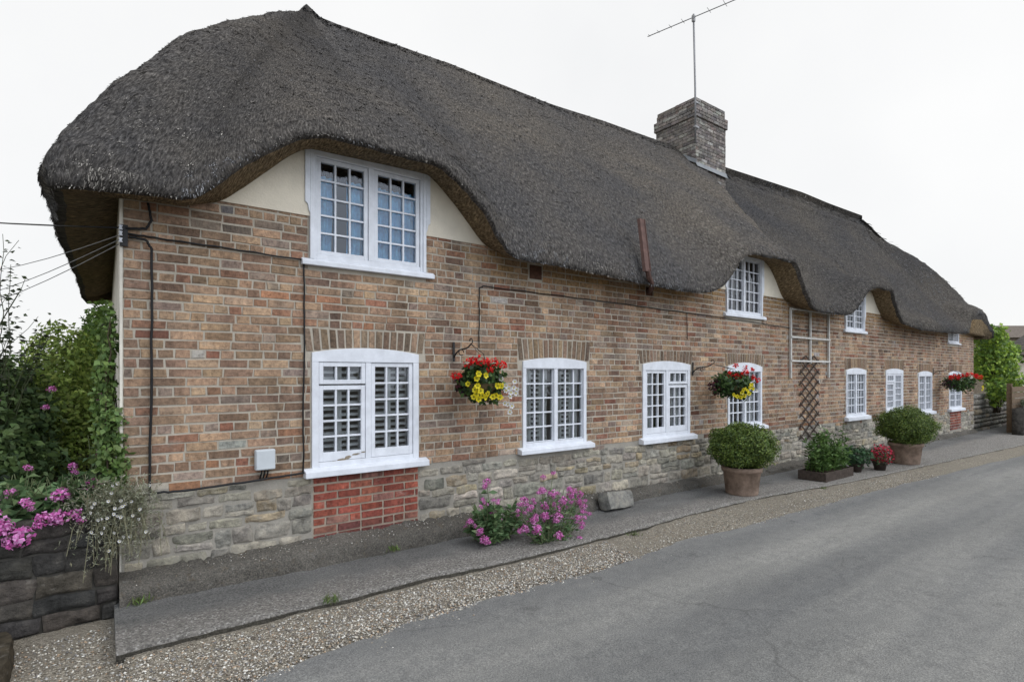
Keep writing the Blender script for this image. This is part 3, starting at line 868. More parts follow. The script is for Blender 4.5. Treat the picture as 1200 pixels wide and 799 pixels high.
# ------------------------------------------------------------------ windows
def window(q):
    x0, x1, z0, z1, rise = q['x0'], q['x1'], q['z0'], q['z1'], q['rise']
    k = q['k']; mid = (x0 + x1) / 2
    yf, yb = -.012, .075
    jw = .062 if q['sash'] else .05
    b = MB()
    zt = z1 - (.085 if rise else .075)
    b.box((x0, yf, z0), (x0 + jw, yb, zt)); b.box((x1 - jw, yf, z0), (x1, yb, zt))
    b.box((mid - .028, yf + .004, z0 + .05), (mid + .028, yb, zt))
    b.box((x0 + jw, yf + .002, z0), (x1 - jw, yb, z0 + .05))
    if rise:
        top = [(x1 - (x1 - x0) * i / 14, z1 + rise * (1 - (1 - 2 * i / 14) ** 2)) for i in range(15)]
        b.prism([(x0, zt), (x1, zt)] + top, yf - .002, yb)
    else:
        b.prism([(x0, zt), (x1, zt), (x1, z1), (x0, z1)], yf - .002, yb)
    if k == 'U1' or k == 'U2' or k == 'U3':     # shaped cheeks either side of the frame
        zc = z0 + (z1 - z0) * (.50 if k == 'U1' else .42); e = .045
        for sx, xa in ((-1, x0), (1, x1)):
            p = [(xa, zc - .10), (xa + sx * e * .25, zc - .075), (xa + sx * e * .5, zc - .02), (xa + sx * e, zc), (xa + sx * e, z1), (xa, z1)]
            b.prism(p if sx > 0 else p[::-1], yf - .016, .02)
            b.box((min(xa, xa - sx * .035), yf - .015, z0), (max(xa, xa - sx * .035), yf + .01, z1))
        b.box((x0 - e, yf - .022, z1 - .002), (x1 + e, .02, z1 + .035))
    fr = b.build('window', M['white'], house, False, .004)
    # sill
    s = MB(); p0, p1 = x0 - (.075 if k != 'G6' else 0), x1 + (.085 if k != 'G6' else 0)
    d = .085 if k[0] == 'G' else .05
    pts = [(-d, z0 - q['sill']), (-d, z0 - .018), (-.0125, z0 + .004), (.2, z0 + .004), (.2, z0 - q['sill'])]
    s.add([(p0, y, z_) for y, z_ in pts] + [(p1, y, z_) for y, z_ in pts], [(4, 3, 2, 1, 0), (5, 6, 7, 8, 9)] + [(i, (i + 1) % 5, (i + 1) % 5 + 5, i + 5) for i in range(5)])
    s.build('sill', M['white'], fr, False, .006)
    # glazed leaves with their bars
    for side in (0, 1):
        a, c = (x0 + jw, mid - .028) if side == 0 else (mid + .028, x1 - jw)
        st = .042 if q['sash'] else .012
        y0_, y1_ = (.0, .05) if q['sash'] else (.012, .05)
        if k in ('U1',): y0_ = .004
        parts = [(z0 + .05, zt)]
        fan = (q['fan'] == 'left' and side == 0) or (q['fan'] == 'right' and side == 1)
        if fan: parts = [(z0 + .05, z0 + .05 + (zt - z0 - .05) * .765), (z0 + .05 + (zt - z0 - .05) * .775, zt)]
        cb = MB()
        for pi, (za, zb) in enumerate(parts):
            rows = (4 if pi == 0 else 1) if fan else 5; panes = MB()
            rb = .085 if (q['sash'] and pi == 0 and k[0] == 'G') else st
            yo = -.006 if (fan and pi == 1) else 0
            g = .003
            cb.box((a + g, y0_ + yo, za + g), (a + st, y1_, zb - g)); cb.box((c - st, y0_ + yo, za + g), (c - g, y1_, zb - g))
            cb.box((a + st, y0_ + yo + .001, za + g), (c - st, y1_, za + rb)); cb.box((a + st, y0_ + yo + .001, zb - st), (c - st, y1_, zb - g))
            w_, h_ = (c - a - 2 * st), (zb - st - za - rb)
            for i in (1, 2): cb.box((a + st + w_ * i / 3 - .009, y0_ + yo + .006, za + rb), (a + st + w_ * i / 3 + .009, y1_ - .004, zb - st))
            for j in range(1, rows): cb.box((a + st, y0_ + yo + .0075, za + rb + h_ * j / rows - .009), (c - st, y1_ - .006, za + rb + h_ * j / rows + .009))
            for i in range(3):                     # each pane its own slightly tilted sheet
                for j in range(rows):
                    xa, xb = a + st + w_ * i / 3, a + st + w_ * (i + 1) / 3; zc, zd = za + rb + h_ * j / rows, za + rb + h_ * (j + 1) / rows
                    t1, t2 = random.uniform(-.0022, .0022), random.uniform(-.0022, .0022); yy = (y0_ + yo + y1_) / 2 + .006
                    panes.add([(xa, yy - t1 - t2, zc), (xb, yy + t1 - t2, zc), (xb, yy + t1 + t2, zd), (xa, yy - t1 + t2, zd)], [(0, 1, 2, 3)])
            panes.build('glass', M['glass'], fr)
        cb.build('casement', M['white'], fr, False, .0025)
        # what hangs behind the glass
        if k in ('G1', 'G2'):
            sb = MB(); yy = .115; w_ = (c - a)
            spans = [(a + .005, a + w_ * .5), (a + w_ * .505, c - .005)] if k == 'G1' else [(a + w_ * .30, a + w_ * .70)]
            for (sa, sc) in spans:
                sb.box((sa, yy - .012, z0 + .02), (sa + .024, yy + .012, zt - .03)); sb.box((sc - .024, yy - .012, z0 + .02), (sc, yy + .012, zt - .03))
                zz = z0 + .05
                while zz < zt - .06:
                    sb.add([(sa + .024, yy - .009, zz + .022), (sc - .024, yy - .009, zz + .022), (sc - .024, yy + .009, zz + .030), (sa + .024, yy + .009, zz + .030),
                            (sa + .024, yy - .009, zz + .001), (sc - .024, yy - .009, zz + .001), (sc - .024, yy + .009, zz + .007), (sa + .024, yy + .009, zz + .007)],
                           [(0, 1, 2, 3), (7, 6, 5, 4), (4, 5, 1, 0), (6, 7, 3, 2), (5, 6, 2, 1), (7, 4, 0, 3)])
                    zz += .058
            sb.build('shutter_blind', M['blind'], fr)
        if k == 'G2' or k in ('G3', 'G4', 'G5', 'G6', 'G7', 'G8'):
            w_ = c - a
            sp = [(a, a + w_ * .36), (a + w_ * .66, c)] if k == 'G2' else ([(a - .02, a + w_ * (.55 if k in ('G3', 'G4') else 1.1))] if side == 0 else [(c - w_ * (.55 if k in ('G3', 'G4') else 1.1), c + .02)])
            for (sa, sc) in sp: drape(sa, sc, z0 - .02, zt + .03, .13, M['net'], fr, 'net_curtain')
        if k == 'U1':
            w_ = c - a
            if side == 0: drape(a - .04, a + w_ * .34, z0 - .02, z0 + .80, .09, M['reflection_curtain'], fr, 'reflection_curtain'); drape(a + w_ * .62, c + .02, z0 - .02, z0 + .80, .09, M['reflection_curtain'], fr, 'reflection_curtain')
            else: drape(a - .02, c + .03, z0 - .02, z0 + .80, .09, M['reflection_curtain'], fr, 'reflection_curtain')
        if k in ('U2', 'U3'):
            if side == 0: drape(a, a + .16, z0 - .02, zt, .2, M['net'], fr, 'net_curtain')
    return fr


def drape(xa, xb, za, zb, y, mat, parent, name):
    n = max(8, int((xb - xa) / .012)); V = []; nzr = 8
    ph = random.uniform(0, 6)
    for i in range(n + 1):
        x = xa + (xb - xa) * i / n
        for j in range(nzr + 1):
            z_ = za + (zb - za) * j / nzr
            V.append((x + .004 * math.sin(z_ * 9 + ph), y + .022 * math.sin((x - xa) * 95 + ph + .6 * math.sin(z_ * 3)) + .008 * math.sin((x - xa) * 41), z_))
    F = [(i * (nzr + 1) + j, (i + 1) * (nzr + 1) + j, (i + 1) * (nzr + 1) + j + 1, i * (nzr + 1) + j + 1) for i in range(n) for j in range(nzr)]
    return mesh_np(name, V, F, mat, parent, None, True)

LABW = {'G1': 'wide white ground floor casement above the red brick panel', 'U1': 'white dormer window with blue sky reflection painted on its curtains'}
WOBJ = {}
for q in WIN:
    o = WOBJ[q['k']] = window(q)
    if q['k'] in LABW: o['label'] = LABW[q['k']]
# rot in the bottom rail of the big window
b = MB()
for (x, zz, w_, h_) in ((1.72, .872, .10, .03), (1.80, .895, .07, .028), (1.66, .862, .08, .018), (1.87, .918, .09, .014), (1.96, .932, .06, .01)):
    b.prism([(x, zz - h_ / 2), (x + w_ * .5, zz - h_ * .7), (x + w_, zz + h_ * .1), (x + w_ * .7, zz + h_ * .6), (x + w_ * .2, zz + h_ * .35)], -.0025, .02)
b.build('rotten_timber', M['wood_grey'], WOBJ['G1'])

# ================================================================== THATCHED ROOF
LIP = [(-.40, 2.98), (.08, 3.0), (.45, 3.02), (.65, 3.14), (.81, 3.29), (1.07, 3.47), (1.25, 3.60), (1.54, 3.68), (2.55, 3.68), (2.72, 3.63), (2.9, 3.52), (3.11, 3.36), (3.3, 3.17), (3.46, 2.99), (3.6, 2.965),
       (4.3, 2.965), (5.25, 2.91), (6.2, 2.875), (7.0, 2.90), (7.2, 2.95), (7.4, 3.05), (7.6, 3.25), (7.76, 3.45), (8.05, 3.6), (8.3, 3.65), (9.40, 3.655), (9.58, 3.60), (9.8, 3.32), (10.0, 3.06), (10.12, 2.94), (10.63, 2.87),
       (11.84, 2.90), (12.05, 2.98), (12.24, 3.12), (12.62, 3.42), (12.8, 3.53), (13.37, 3.59), (13.9, 3.54), (14.05, 3.45), (14.29, 3.18), (14.66, 2.90), (15.9, 2.79), (17.7, 2.81), (19.8, 2.88), (20.05, 3.06), (20.3, 3.36), (20.6, 3.44), (21.5, 3.50), (22.0, 3.30), (22.45, 2.95), (22.7, 2.85)]
INN = [(-.4, 3.02), (.5, 3.03), (.78, 3.10), (1.03, 3.34), (1.31, 3.62), (1.44, 3.72), (2.70, 3.75), (3.01, 3.48), (3.36, 3.12), (3.77, 3.05), (6, 2.98), (7.3, 2.98), (7.75, 3.25), (8.1, 3.60), (8.4, 3.69), (9.2, 3.68), (9.43, 3.60), (9.65, 3.38), (9.9, 3.06),
       (10.2, 3.0), (11.9, 2.98), (12.45, 3.2), (12.8, 3.50), (13.2, 3.61), (13.9, 3.54), (14.14, 3.24), (14.5, 2.98), (15.8, 2.87), (20.1, 2.9), (21.0, 2.86), (22.7, 2.82)]
LY = [(-.4, -.42), (.5, -.45), (19.6, -.44), (20.2, -.34), (21.8, -.30), (22.4, -.36)]
RIDGE = [(2.35, 3.1, 6.96), (2.6, 3.1, 6.93), (4.7, 3.1, 7.0), (7, 3.1, 6.98), (8.5, 3.1, 7.06), (10.5, 3.1, 7.11), (11.9, 3.05, 7.08), (12.6, 2.95, 7.0), (13, 2.9, 6.98), (16.2, 2.6, 6.93), (17.5, 2.45, 6.82), (19.5, 2.3, 6.76)]
def I_(tab, x, k=1): return float(np.interp(x, [t[0] for t in tab], [t[k] for t in tab]))
def smooth_tab(tab, xs, s=.07):
    fx = np.arange(-.6, 23, .01); fy = np.interp(fx, [t[0] for t in tab], [t[1] for t in tab])
    k = np.exp(-.5 * (np.arange(-30, 31) * .01 / s) ** 2); k /= k.sum()
    fy = np.convolve(np.pad(fy, 30, mode='edge'), k, 'valid')
    return np.interp(xs, fx, fy)

st = []     # stations round the eaves
XL, XR = -.37, 22.62
fx = np.arange(XL + .24, XR - .26, .062)
lz = smooth_tab(LIP, fx, .05) + .10 * ss(.45, .9, fx) * (1 - ss(3.15, 3.55, fx)) + .09 * ss(9.3, 9.7, fx) * (1 - ss(10.0, 10.35, fx)) + .09 * ss(13.6, 14, fx) * (1 - ss(14.4, 14.8, fx)); iz = smooth_tab(INN, fx, .05)
def ridge(x):
    x = min(max(x, 2.35), 19.5)
    return (x, I_(RIDGE, x), I_(RIDGE, x, 2))
# left end, back to front
for y in np.arange(6.3, -.14, -.10):
    st.append(dict(L=(XL - .05 * math.exp(-((y - 1.6) / 1.3) ** 2), y, 2.98 + .02 * math.sin(y * 2)), I=(X0 - .01, max(y, .02), 3.06), B=2.98, R=ridge(-1), k='L', f=1 - ss(0, 3.0, y)))
for a in np.linspace(185, 262, 8):
    st.append(dict(L=(XL + .25 + .25 * math.cos(R(a)), -.18 + .25 * math.sin(R(a)), 2.98), I=(X0 - .005, .02, 3.05), B=2.98, R=ridge(-1), k='C', f=1))
for x, a, c in zip(fx, lz, iz):
    base = float(np.interp(x, [-.4, 3, 6, 12, 20, 22.7], [2.98, 2.97, 2.89, 2.88, 2.86, 2.84]))
    st.append(dict(L=(x, I_(LY, x), a), I=(min(max(x, X0 - .005), X1 + .5), .02 if x < 20.2 else .02 - .2 * float(ss(20.2, 20.6, x)), c), B=base, R=ridge(x), k='F', f=0))
nF1 = len(st)
for a in np.linspace(278, 355, 8):
    st.append(dict(L=(XR - .25 + .25 * math.cos(R(a)), -.1 + .25 * math.sin(R(a)), 2.86), I=(X1 + .3, -.1, 2.80), B=2.84, R=ridge(99), k='D', f=1))
for y in np.arange(.05, 4.8, .12):
    st.append(dict(L=(XR, y, 2.84), I=(X1 + .01, y, 2.84), B=2.84, R=ridge(99), k='E', f=1 - ss(.5, 3, y)))
for t in np.linspace(0, 1, 90):
    x = XR - .1 + (XL - XR + .2) * t
    st.append(dict(L=(x, 4.95 + 1.6 * t, 2.9), I=(min(max(x, X0), X1), 4.6 + 1.6 * t, 2.95), B=2.9, R=ridge(x), k='B', f=0))
NS = len(st)
Lp = np.array([s['L'] for s in st]); Ip = np.array([s['I'] for s in st]); Rp = np.array([s['R'] for s in st]); Bz = np.array([s['B'] for s in st])
# ease the ridge targets so that the hips are rounded, not creased
def ease(a, n):
    k = np.hanning(2 * n + 1); k /= k.sum()
    return np.stack([np.convolve(np.concatenate([a[-n:, i], a[:, i], a[:n, i]]), k, 'valid') for i in range(3)], 1)
kinds = np.array([s['k'] for s in st])
hipness = np.zeros(NS)
for i, s in enumerate(st):
    x, y = s['L'][0], s['L'][1]
    if s['k'] in 'LC' or (s['k'] == 'F' and x < 4): hipness[i] = .20 * math.exp(-((max(0, x + .3) / 1.15) ** 2)) * (math.exp(-((y + .4) / 2.6) ** 2) if s['k'] == 'L' else 1)
    if s['k'] in 'DE' or (s['k'] == 'F' and x > 18): hipness[i] = .40 * math.exp(-((max(0, 22.4 - x) / 1.5) ** 2))
hipness = ease(np.stack([hipness] * 3, 1), 10)[:, 0]
NR = 64
T = np.linspace(0, 1, NR + 1) ** 1.12
lip0 = Lp.copy(); lip0[:, 2] = Bz
P = lip0[:, None] + (Rp - lip0)[:, None] * T[None, :, None]
P[:, :, 2] += (Lp[:, 2] - Bz)[:, None] * (1 - T[None]) ** 2.6
def normals(P):
    du = np.roll(P, -1, 0) - np.roll(P, 1, 0); dv = np.gradient(P, axis=1)
    n = np.cross(du, dv)
    k = np.linalg.norm(n, axis=2, keepdims=True)
    n = np.where(k < 1e-7, np.array([0, 0, 1.]), n / np.maximum(k, 1e-9))
    return np.where(n[..., 2:3] < 0, -n, n)
N = normals(P)
shape = np.sin(np.pi * T ** .80)
P += N * ((.13 + hipness)[:, None] * shape[None])[..., None]
# the lower, later stretch of thatch to the right sits back behind a rounded step
isF = np.isin(kinds, ['F', 'D', 'E'])
sx = np.array([s['L'][0] for s in st]); sx[np.isin(kinds, ['D', 'E'])] = 99
xj = 10.15 + 1.35 * T
step = np.where(isF[:, None], ss(0, .13, sx[:, None] - xj[None]), 0) * (.30 * ss(.02, .2, T) * (1 - .6 * ss(.8, 1, T)) + .02)[None]
P -= N * step[..., None]
# rounding at the lip
P -= N * (.07 * np.clip(1 - T / .05, 0, 1) ** 2)[None, :, None]
# unevenness
def fbm(P, s, seed): return np.array([noise.fractal(Vector(p) * s + Vector((seed, seed, seed)), 1.0, 2.0, 3) for p in P.reshape(-1, 3)]).reshape(P.shape[:2])
fade = np.clip((1 - T) / .12, .25, 1)[None]
N = normals(P)
P += N * ((.038 * fbm(P, .8, 3) + .012 * fbm(P, 4.5, 8) + .014 * fbm(P, 14, 5)) * fade)[..., None]
# the little peak where the ridge starts
pk = np.exp(-(((P[..., 0] - 2.33) / .13) ** 2 + ((P[..., 1] - 3.1) / .3) ** 2)); P[..., 2] += .10 * pk
# cut face from the wall out to the lip
NC = 7
tc_ = np.linspace(0, 1, NC + 1)[:-1]
Cf = Ip[:, None] + (P[:, :1] - Ip[:, None]) * tc_[None, :, None]
Cf[..., 2] -= .035 * np.sin(np.pi * tc_)[None]
Cf += np.array([0, -1, -.5]) * (.018 * fbm(Cf, 8, 2) * np.clip(tc_ * 4, 0, 1))[..., None]
Inn = Ip[:, None].copy(); Inn[..., 1] += np.where(np.isin(kinds, ['B']), -.4, .4)[:, None] * np.where(np.isin(kinds, ['L', 'E', 'C', 'D']), 0, 1)[:, None]
Inn[..., 0] += np.where(np.isin(kinds, ['L', 'C']), .3, np.where(np.isin(kinds, ['E', 'D']), -.3, 0))[:, None]
A = np.concatenate([Inn, Cf, P], 1)
K = A.shape[1]
F = []; mi = []
for i in range(NS):
    a = i * K; c = ((i + 1) % NS) * K
    for j in range(K - 1):
        F.append((a + j, c + j, c + j + 1, a + j + 1)); mi.append(1 if j < NC else (2 if isF[i] and sx[i] > 10.15 + 1.35 * T[max(0, min(NR, j - NC - 1))] else 0))
du = np.linalg.norm(np.roll(Lp, -1, 0) - Lp, axis=1); U = np.concatenate([[0], np.cumsum(du)[:-1]])
Vv = np.concatenate([np.zeros((NS, 1)), np.cumsum(np.linalg.norm(np.diff(A, axis=1), axis=2), 1)], 1)
UV = np.stack([np.repeat(U[:, None], K, 1), Vv], 2).reshape(-1, 2)
roof = mesh_np('thatch_roof', A.reshape(-1, 3), np.array(F)[:, ::-1], [M['thatch'], M['cut'], M['thatch_old']], house, None, True, mi, UV)

# the straw ends themselves, lying on the coat of thatch
def straws(n, rows, kin, lmin, lmax, wid, lift, cols, jit):
    G = P
    ok = np.isin(kinds, list(kin))
    j0, j1 = rows
    cell = np.linalg.norm(np.cross(np.roll(G, -1, 0)[:, j0:j1] - G[:, j0:j1], G[:, j0 + 1:j1 + 1] - G[:, j0:j1]), axis=2) * ok[:, None]
    # nearer thatch shows its straws: more of them there
    mid = G[:, j0:j1]; dist = np.linalg.norm(mid - np.array([0, -5.06, 1.68]), axis=2)
    wgt = (cell / dist ** 1.1).ravel(); wgt /= wgt.sum()
    idx = rng.choice(len(wgt), n, p=wgt); i, j = np.divmod(idx, j1 - j0); j += j0
    i2 = (i + 1) % NS; u, v = rng.random((n, 1)), rng.random((n, 1))
    p = (G[i, j] * (1 - u) + G[i2, j] * u) * (1 - v) + (G[i, j + 1] * (1 - u) + G[i2, j + 1] * u) * v
    d = unit(G[i, j] - G[i, j + 1]); nn = normals(G)[i, j]; s = np.cross(d, nn)
    dd = dist[i, j - j0][:, None]
    L = rng.uniform(lmin, lmax, (n, 1)) * (.75 + .05 * dd)
    W = wid * (.55 + .085 * dd) * rng.uniform(.7, 1.3, (n, 1))
    tu = np.array([(noise.noise(Vector((a[0] * 13, a[1] * 20, a[2] * 20))), noise.noise(Vector((a[0] * 11 + 7, a[1] * 17, a[2] * 17)))) for a in p])
    d2 = unit(d + s * (rng.normal(0, .16, (n, 1)) + .55 * tu[:, 1:]) + nn * (rng.uniform(lift[0], lift[1], (n, 1)) + .75 * np.clip(tu[:, :1], -.25, 1)))
    s2 = unit(np.cross(d2, nn))
    V = np.empty((n, 4, 3)); q = p - nn * .004
    V[:, 0] = q - s2 * W; V[:, 1] = q + s2 * W; tip = q + d2 * L; V[:, 2] = tip + s2 * W * .6; V[:, 3] = tip - s2 * W * .6
    patch = np.array([noise.noise(Vector(a * .7)) for a in p])[:, None]
    c = shades(n, cols, jit) * (1 + .25 * patch) * (1 + .42 * np.clip(tu[:, :1], -1, 1)) * np.where(patch > 0, np.array([1.05, 1.0, .93]), np.array([.97, .99, 1.04]))  # patchy tone, plus tuft self-shadow put into the straw colour
    old = isF[i] & (sx[i] > 10.15 + 1.35 * T[j]); c = c * np.where(old, .74, 1.0)[:, None]
    c = c * (1 - .16 * np.exp(-(((p[:, :1] - .8) / 1.6) ** 2)))
    return V.reshape(-1, 3), np.clip(c, .004, 1)
SC = [(.075, .073, .072), (.145, .141, .136), (.205, .199, .19), (.105, .102, .099), (.30, .292, .278), (.05, .048, .047)]
parts = [straws(215000, (1, NR), 'FCL', .015, .038, .0028, (.0, .13), SC, .25), straws(14000, (0, 3), 'FCLD', .012, .03, .003, (-.1, .1), SC, .25), straws(9000, (NR - 3, NR), 'FB', .025, .06, .005, (.05, .4), SC, .25),
         straws(8000, (1, NR), 'DE', .05, .1, .004, (.02, .25), SC, .25)]
V = np.concatenate([a for a, _ in parts]); C = np.concatenate([c for _, c in parts])
mesh_np('straw', V, np.arange(len(V)).reshape(-1, 4), M['straw'], roof, C)

# raised ridge course over the right-hand stretch
sel = [i for i in range(NS) if kinds[i] == 'F' and 12.35 < Lp[i, 0] < 19.7]
rows_ = [j for j in range(NR + 1) if .87 < T[j] < .965]
G = P[sel][:, rows_]; Gn = normals(P)[sel][:, rows_]
edge = .012 * np.sin(np.array(sel)[:, None] * 1.3)
G = G + Gn * .020; G[:, 0] -= Gn[:, 0] * .03
G[:, 0, 2] += edge[:, 0]
G[:, -1] -= Gn[:, -1] * .02 - np.array([0, .05, 0]); k = G.shape[1]
F = [(i * k + j, i * k + j + 1, (i + 1) * k + j + 1, (i + 1) * k + j) for i in range(len(sel) - 1) for j in range(k - 1)]
uv = np.stack([np.repeat(np.arange(len(sel))[:, None] * .062, k, 1), np.repeat(np.arange(k)[None] * .1, len(sel), 0)], 2).reshape(-1, 2)
mesh_np('ridge_cap', G.reshape(-1, 3), F, M['thatch_old'], roof, None, True, None, uv)

# ------------------------------------------------------------------ chimney
CX0, CX1, CY0, CY1 = 10.89, 12.10, 2.50, 3.62
CPAL = [((.24, .215, .205), 10), ((.20, .185, .18), 9), ((.27, .24, .225), 6), ((.36, .355, .33), 7), ((.15, .14, .14), 5), ((.22, .18, .165), 3)]
def chimney_courses(mb, x0, x1, y0, y1, za, zb):
    z_ = za; r = 0
    while z_ < zb - .02:
        zt_ = min(z_ + .068, zb)
        for ax, lo, hi in (('f', x0, x1), ('l', y0, y1), ('b', x0, x1), ('r', y0, y1)):
            u = lo - (.11 if r % 2 else 0)
            while u < hi:
                a, c = max(u, lo), min(u + .222, hi)
                if c - a > .02:
                    e = .007 + random.uniform(-.002, .006); cc = pick(CPAL)
                    if ax == 'f': mb.box((a + .003, y0 - e, z_), (c - .003, y0 + .02, zt_), cc)
                    if ax == 'b': mb.box((a + .003, y1 - .02, z_), (c - .003, y1 + e, zt_), cc)
                    if ax == 'l': mb.box((x0 - e, a + .003, z_), (x0 + .02, c - .003, zt_), cc)
                    if ax == 'r': mb.box((x1 - .02, a + .003, z_), (x1 + e, c - .003, zt_), cc)
                u += .232
        z_ += .077; r += 1
mb = MB(); mb.box((CX0, CY0, 5.6), (CX1, CY1, 7.80), (.22, .2, .17))
chimney_courses(mb, CX0, CX1, CY0, CY1, 6.0, 7.60)
ch = mb.build('chimney', M['chimney'], house, False, .006)
mb = MB(); e = .036
mb.box((CX0 - e + .008, CY0 - e + .008, 7.60), (CX1 + e - .008, CY1 + e - .008, 7.83), (.2, .18, .16)); chimney_courses(mb, CX0 - e, CX1 + e, CY0 - e, CY1 + e, 7.605, 7.83)
mb.box((CX0 + .02, CY0 + .02, 7.82), (CX1 - .02, CY1 - .02, 8.06), (.2, .18, .16)); chimney_courses(mb, CX0 + .012, CX1 - .012, CY0 + .012, CY1 * .5 + CY0 * .5, 7.835, 8.08)
chimney_courses(mb, CX0 + .012, CX1 - .012, CY0 * .5 + CY1 * .5, CY1 - .012, 7.835, 7.98)
mb.build('cap', M['chimney'], ch, False, .006)
b = MB(); b.prism([(CX1 - .1, 6.40), (CX1 + .55, 6.46), (CX1 + .55, 6.50), (CX1 + .02, 6.95), (CX1 - .1, 6.95)], CY0 - .16, CY0 + .5)
# lead dressed against the left side and the foot of the stack
b = MB()
b.add([(CX0 - .05, CY0 - .05, 6.50), (CX0 - .012, CY0 - .05, 6.60), (CX0 - .012, CY1, 7.30), (CX0 - .05, CY1, 7.22)], [(0, 1, 2, 3)])
b.add([(CX0 - .02, CY0 - .055, 6.45), (CX1 + .10, CY0 - .075, 6.40), (CX1 + .03, CY0 - .014, 6.54), (CX0 - .02, CY0 - .014, 6.56)], [(0, 1, 2, 3)])
b.add([(CX1 + .012, CY0 - .1, 6.44), (CX1 + .22, CY0 - .1, 6.36), (CX1 + .2, CY0 + .30, 6.78), (CX1 + .012, CY0 + .30, 6.90)], [(0, 1, 2, 3)])
b.build('lead_flashing', M['lead'], ch)

# rusty box flue rising in front of the eaves from the little vent
b = MB()
p0, p1 = (5.56, -.50, 2.99), (5.80, -.20, 3.77)
V = [(p[0] + dx, p[1] + dy, p[2]) for p in (p0, p1) for dx, dy in ((-.042, 0), (.042, 0), (.042, .05), (-.042, .05))]
b.add(V, [(0, 3, 2, 1), (4, 5, 6, 7), (0, 1, 5, 4), (1, 2, 6, 5), (2, 3, 7, 6), (3, 0, 4, 7)])
V = [(p[0] + dx, p[1] + dy, p[2]) for p in (p0, p1) for dx, dy in ((.043, -.012), (.051, -.012), (.051, .05), (.043, .05))]
b.add(V, [(0, 3, 2, 1), (4, 5, 6, 7), (0, 1, 5, 4), (1, 2, 6, 5), (2, 3, 7, 6), (3, 0, 4, 7)])
b.tube([(5.58, -.47, 3.02), (5.64, -.45, 2.93), (5.78, -.38, 2.87), (6.02, -.18, 2.85), (6.19, -.004, 2.85)], .035, 8)
b.build('flue', M['rust'], house)

# @@REST@@
# ================================================================== THINGS ON THE WALL
def cable(name, label, paths, r, mat='cable'):
    b = MB()
    for p in paths: b.tube(p, r, 6)
    return tag(b.build(name, M[mat], None, True), label, 'cable')

def wob(p, a=.006, k=6):
    o = []
    for i in range(len(p) - 1):
        for t in range(k):
            q = Vector(p[i]).lerp(Vector(p[i + 1]), t / k)
            o.append((q.x + random.uniform(-a, a) * (t > 0), q.y, q.z + random.uniform(-a, a) * (t > 0)))
    return o + [p[-1]]
yw = -.016
cable('telephone_cable', 'black cable running from the house corner to the dormer and down beside the windows', [wob([(.10, yw, 2.735), (.3, yw, 2.735), (.8, yw, 2.722), (1.42, yw, 2.70)]), wob([(1.425, yw, 2.70), (1.432, yw, 1.9), (1.418, yw - .004, .80)])], .0075)
cable('power_cable', 'thick black cable looping down the wall near the left corner', [wob([(.26, yw - .01, 2.99), (.285, yw - .01, 2.86), (.25, yw - .01, 2.79), (.12, yw - .01, 2.775)], .003), wob([(.14, yw - .016, 2.715), (.25, yw - .018, 2.70), (.285, yw - .012, 2.64), (.285, yw, 1.8), (.272, yw, .79), (.29, yw - .006, .762), (.5, yw - .03, .755), (1.0, yw - .03, .775), (1.42, yw - .03, .80)], .004)], .010)
cable('bell_wire', 'thin dark wire along the upper brickwork between the dormers', [wob([(3.30, yw, 1.97), (3.305, yw, 2.62), (3.36, yw, 2.655), (5.6, yw, 2.63), (8.05, yw, 2.585), (10.12, yw, 2.53), (11.9, yw, 2.52)], .006, 8), wob([(7.05, yw, 2.60), (7.06, yw, 2.2)])], .006)

def catenary(a, c, sag, n=24):
    a, c = Vector(a), Vector(c); o = []
    for i in range(n + 1):
        t = i / n; p = a.lerp(c, t); p.z -= sag * 4 * t * (1 - t); o.append(p)
    return o
b = MB(); b.tube(catenary((.09, -.02, 2.775), (-9.6, 23.0, 8.1), .40), .007, 6)
tag(b.build('overhead_cable', M['cable'], None, True), 'uppermost and thickest overhead cable reaching the left corner of the house', 'cable')
for (p0, p1, sag, lb) in (((.085, .03, 2.73), (-6.2, 20.4, 6.5), .88, 'slack grey wire second from the top left of the house corner'), ((.085, .05, 2.70), (-6.2, 20.4, 5.0), .80, 'slack grey wire between two others left of the house corner'), ((.085, .07, 2.67), (-6.2, 20.4, 4.5), .80, 'lowest slack grey wire left of the house corner')):
    b = MB(); b.tube(catenary(p0, p1, sag), .0036, 5)
    tag(b.build('overhead_wire', M['wire'], None, True), lb, 'wire', 'thin wires left of the house corner')
cb_ = empty('cable_bracket', (.09, -.02, 2.74), 'small bracket with insulators at the upper left corner of the brick wall', 'bracket')
b = MB(); b.box((.085, -.03, 2.64), (.135, -.008, 2.80)); b.build('plate', M['iron'], cb_)
for zz in (2.68, 2.73, 2.775):
    b = MB(); b.lathe([(.0, zz - .02), (.014, zz - .018), (.008, zz), (.014, zz + .014), (0, zz + .018)], .09, -.045, 10); b.build('insulator', M['white'], cb_, True)

mt = empty('meter_box', (1.095, 0, .85), 'small pale grey meter box on the brick wall left of the big window', 'meter box')
b = MB(); b.box((1.015, -.075, .86), (1.175, -.012, 1.035)); b.build('housing', M['meter'], mt, False, .012)
b = MB(); b.box((1.022, -.083, .868), (1.168, -.0755, 1.028)); b.build('lid', M['meter'], mt, False, .004)
b = MB()
for xx in (1.07, 1.095, 1.12): b.tube([(xx, -.035, .868), (xx, -.035, .83), (xx - .012, -.028, .785)], .007, 6)
b.build('cable_tail', M['cable'], mt, True)

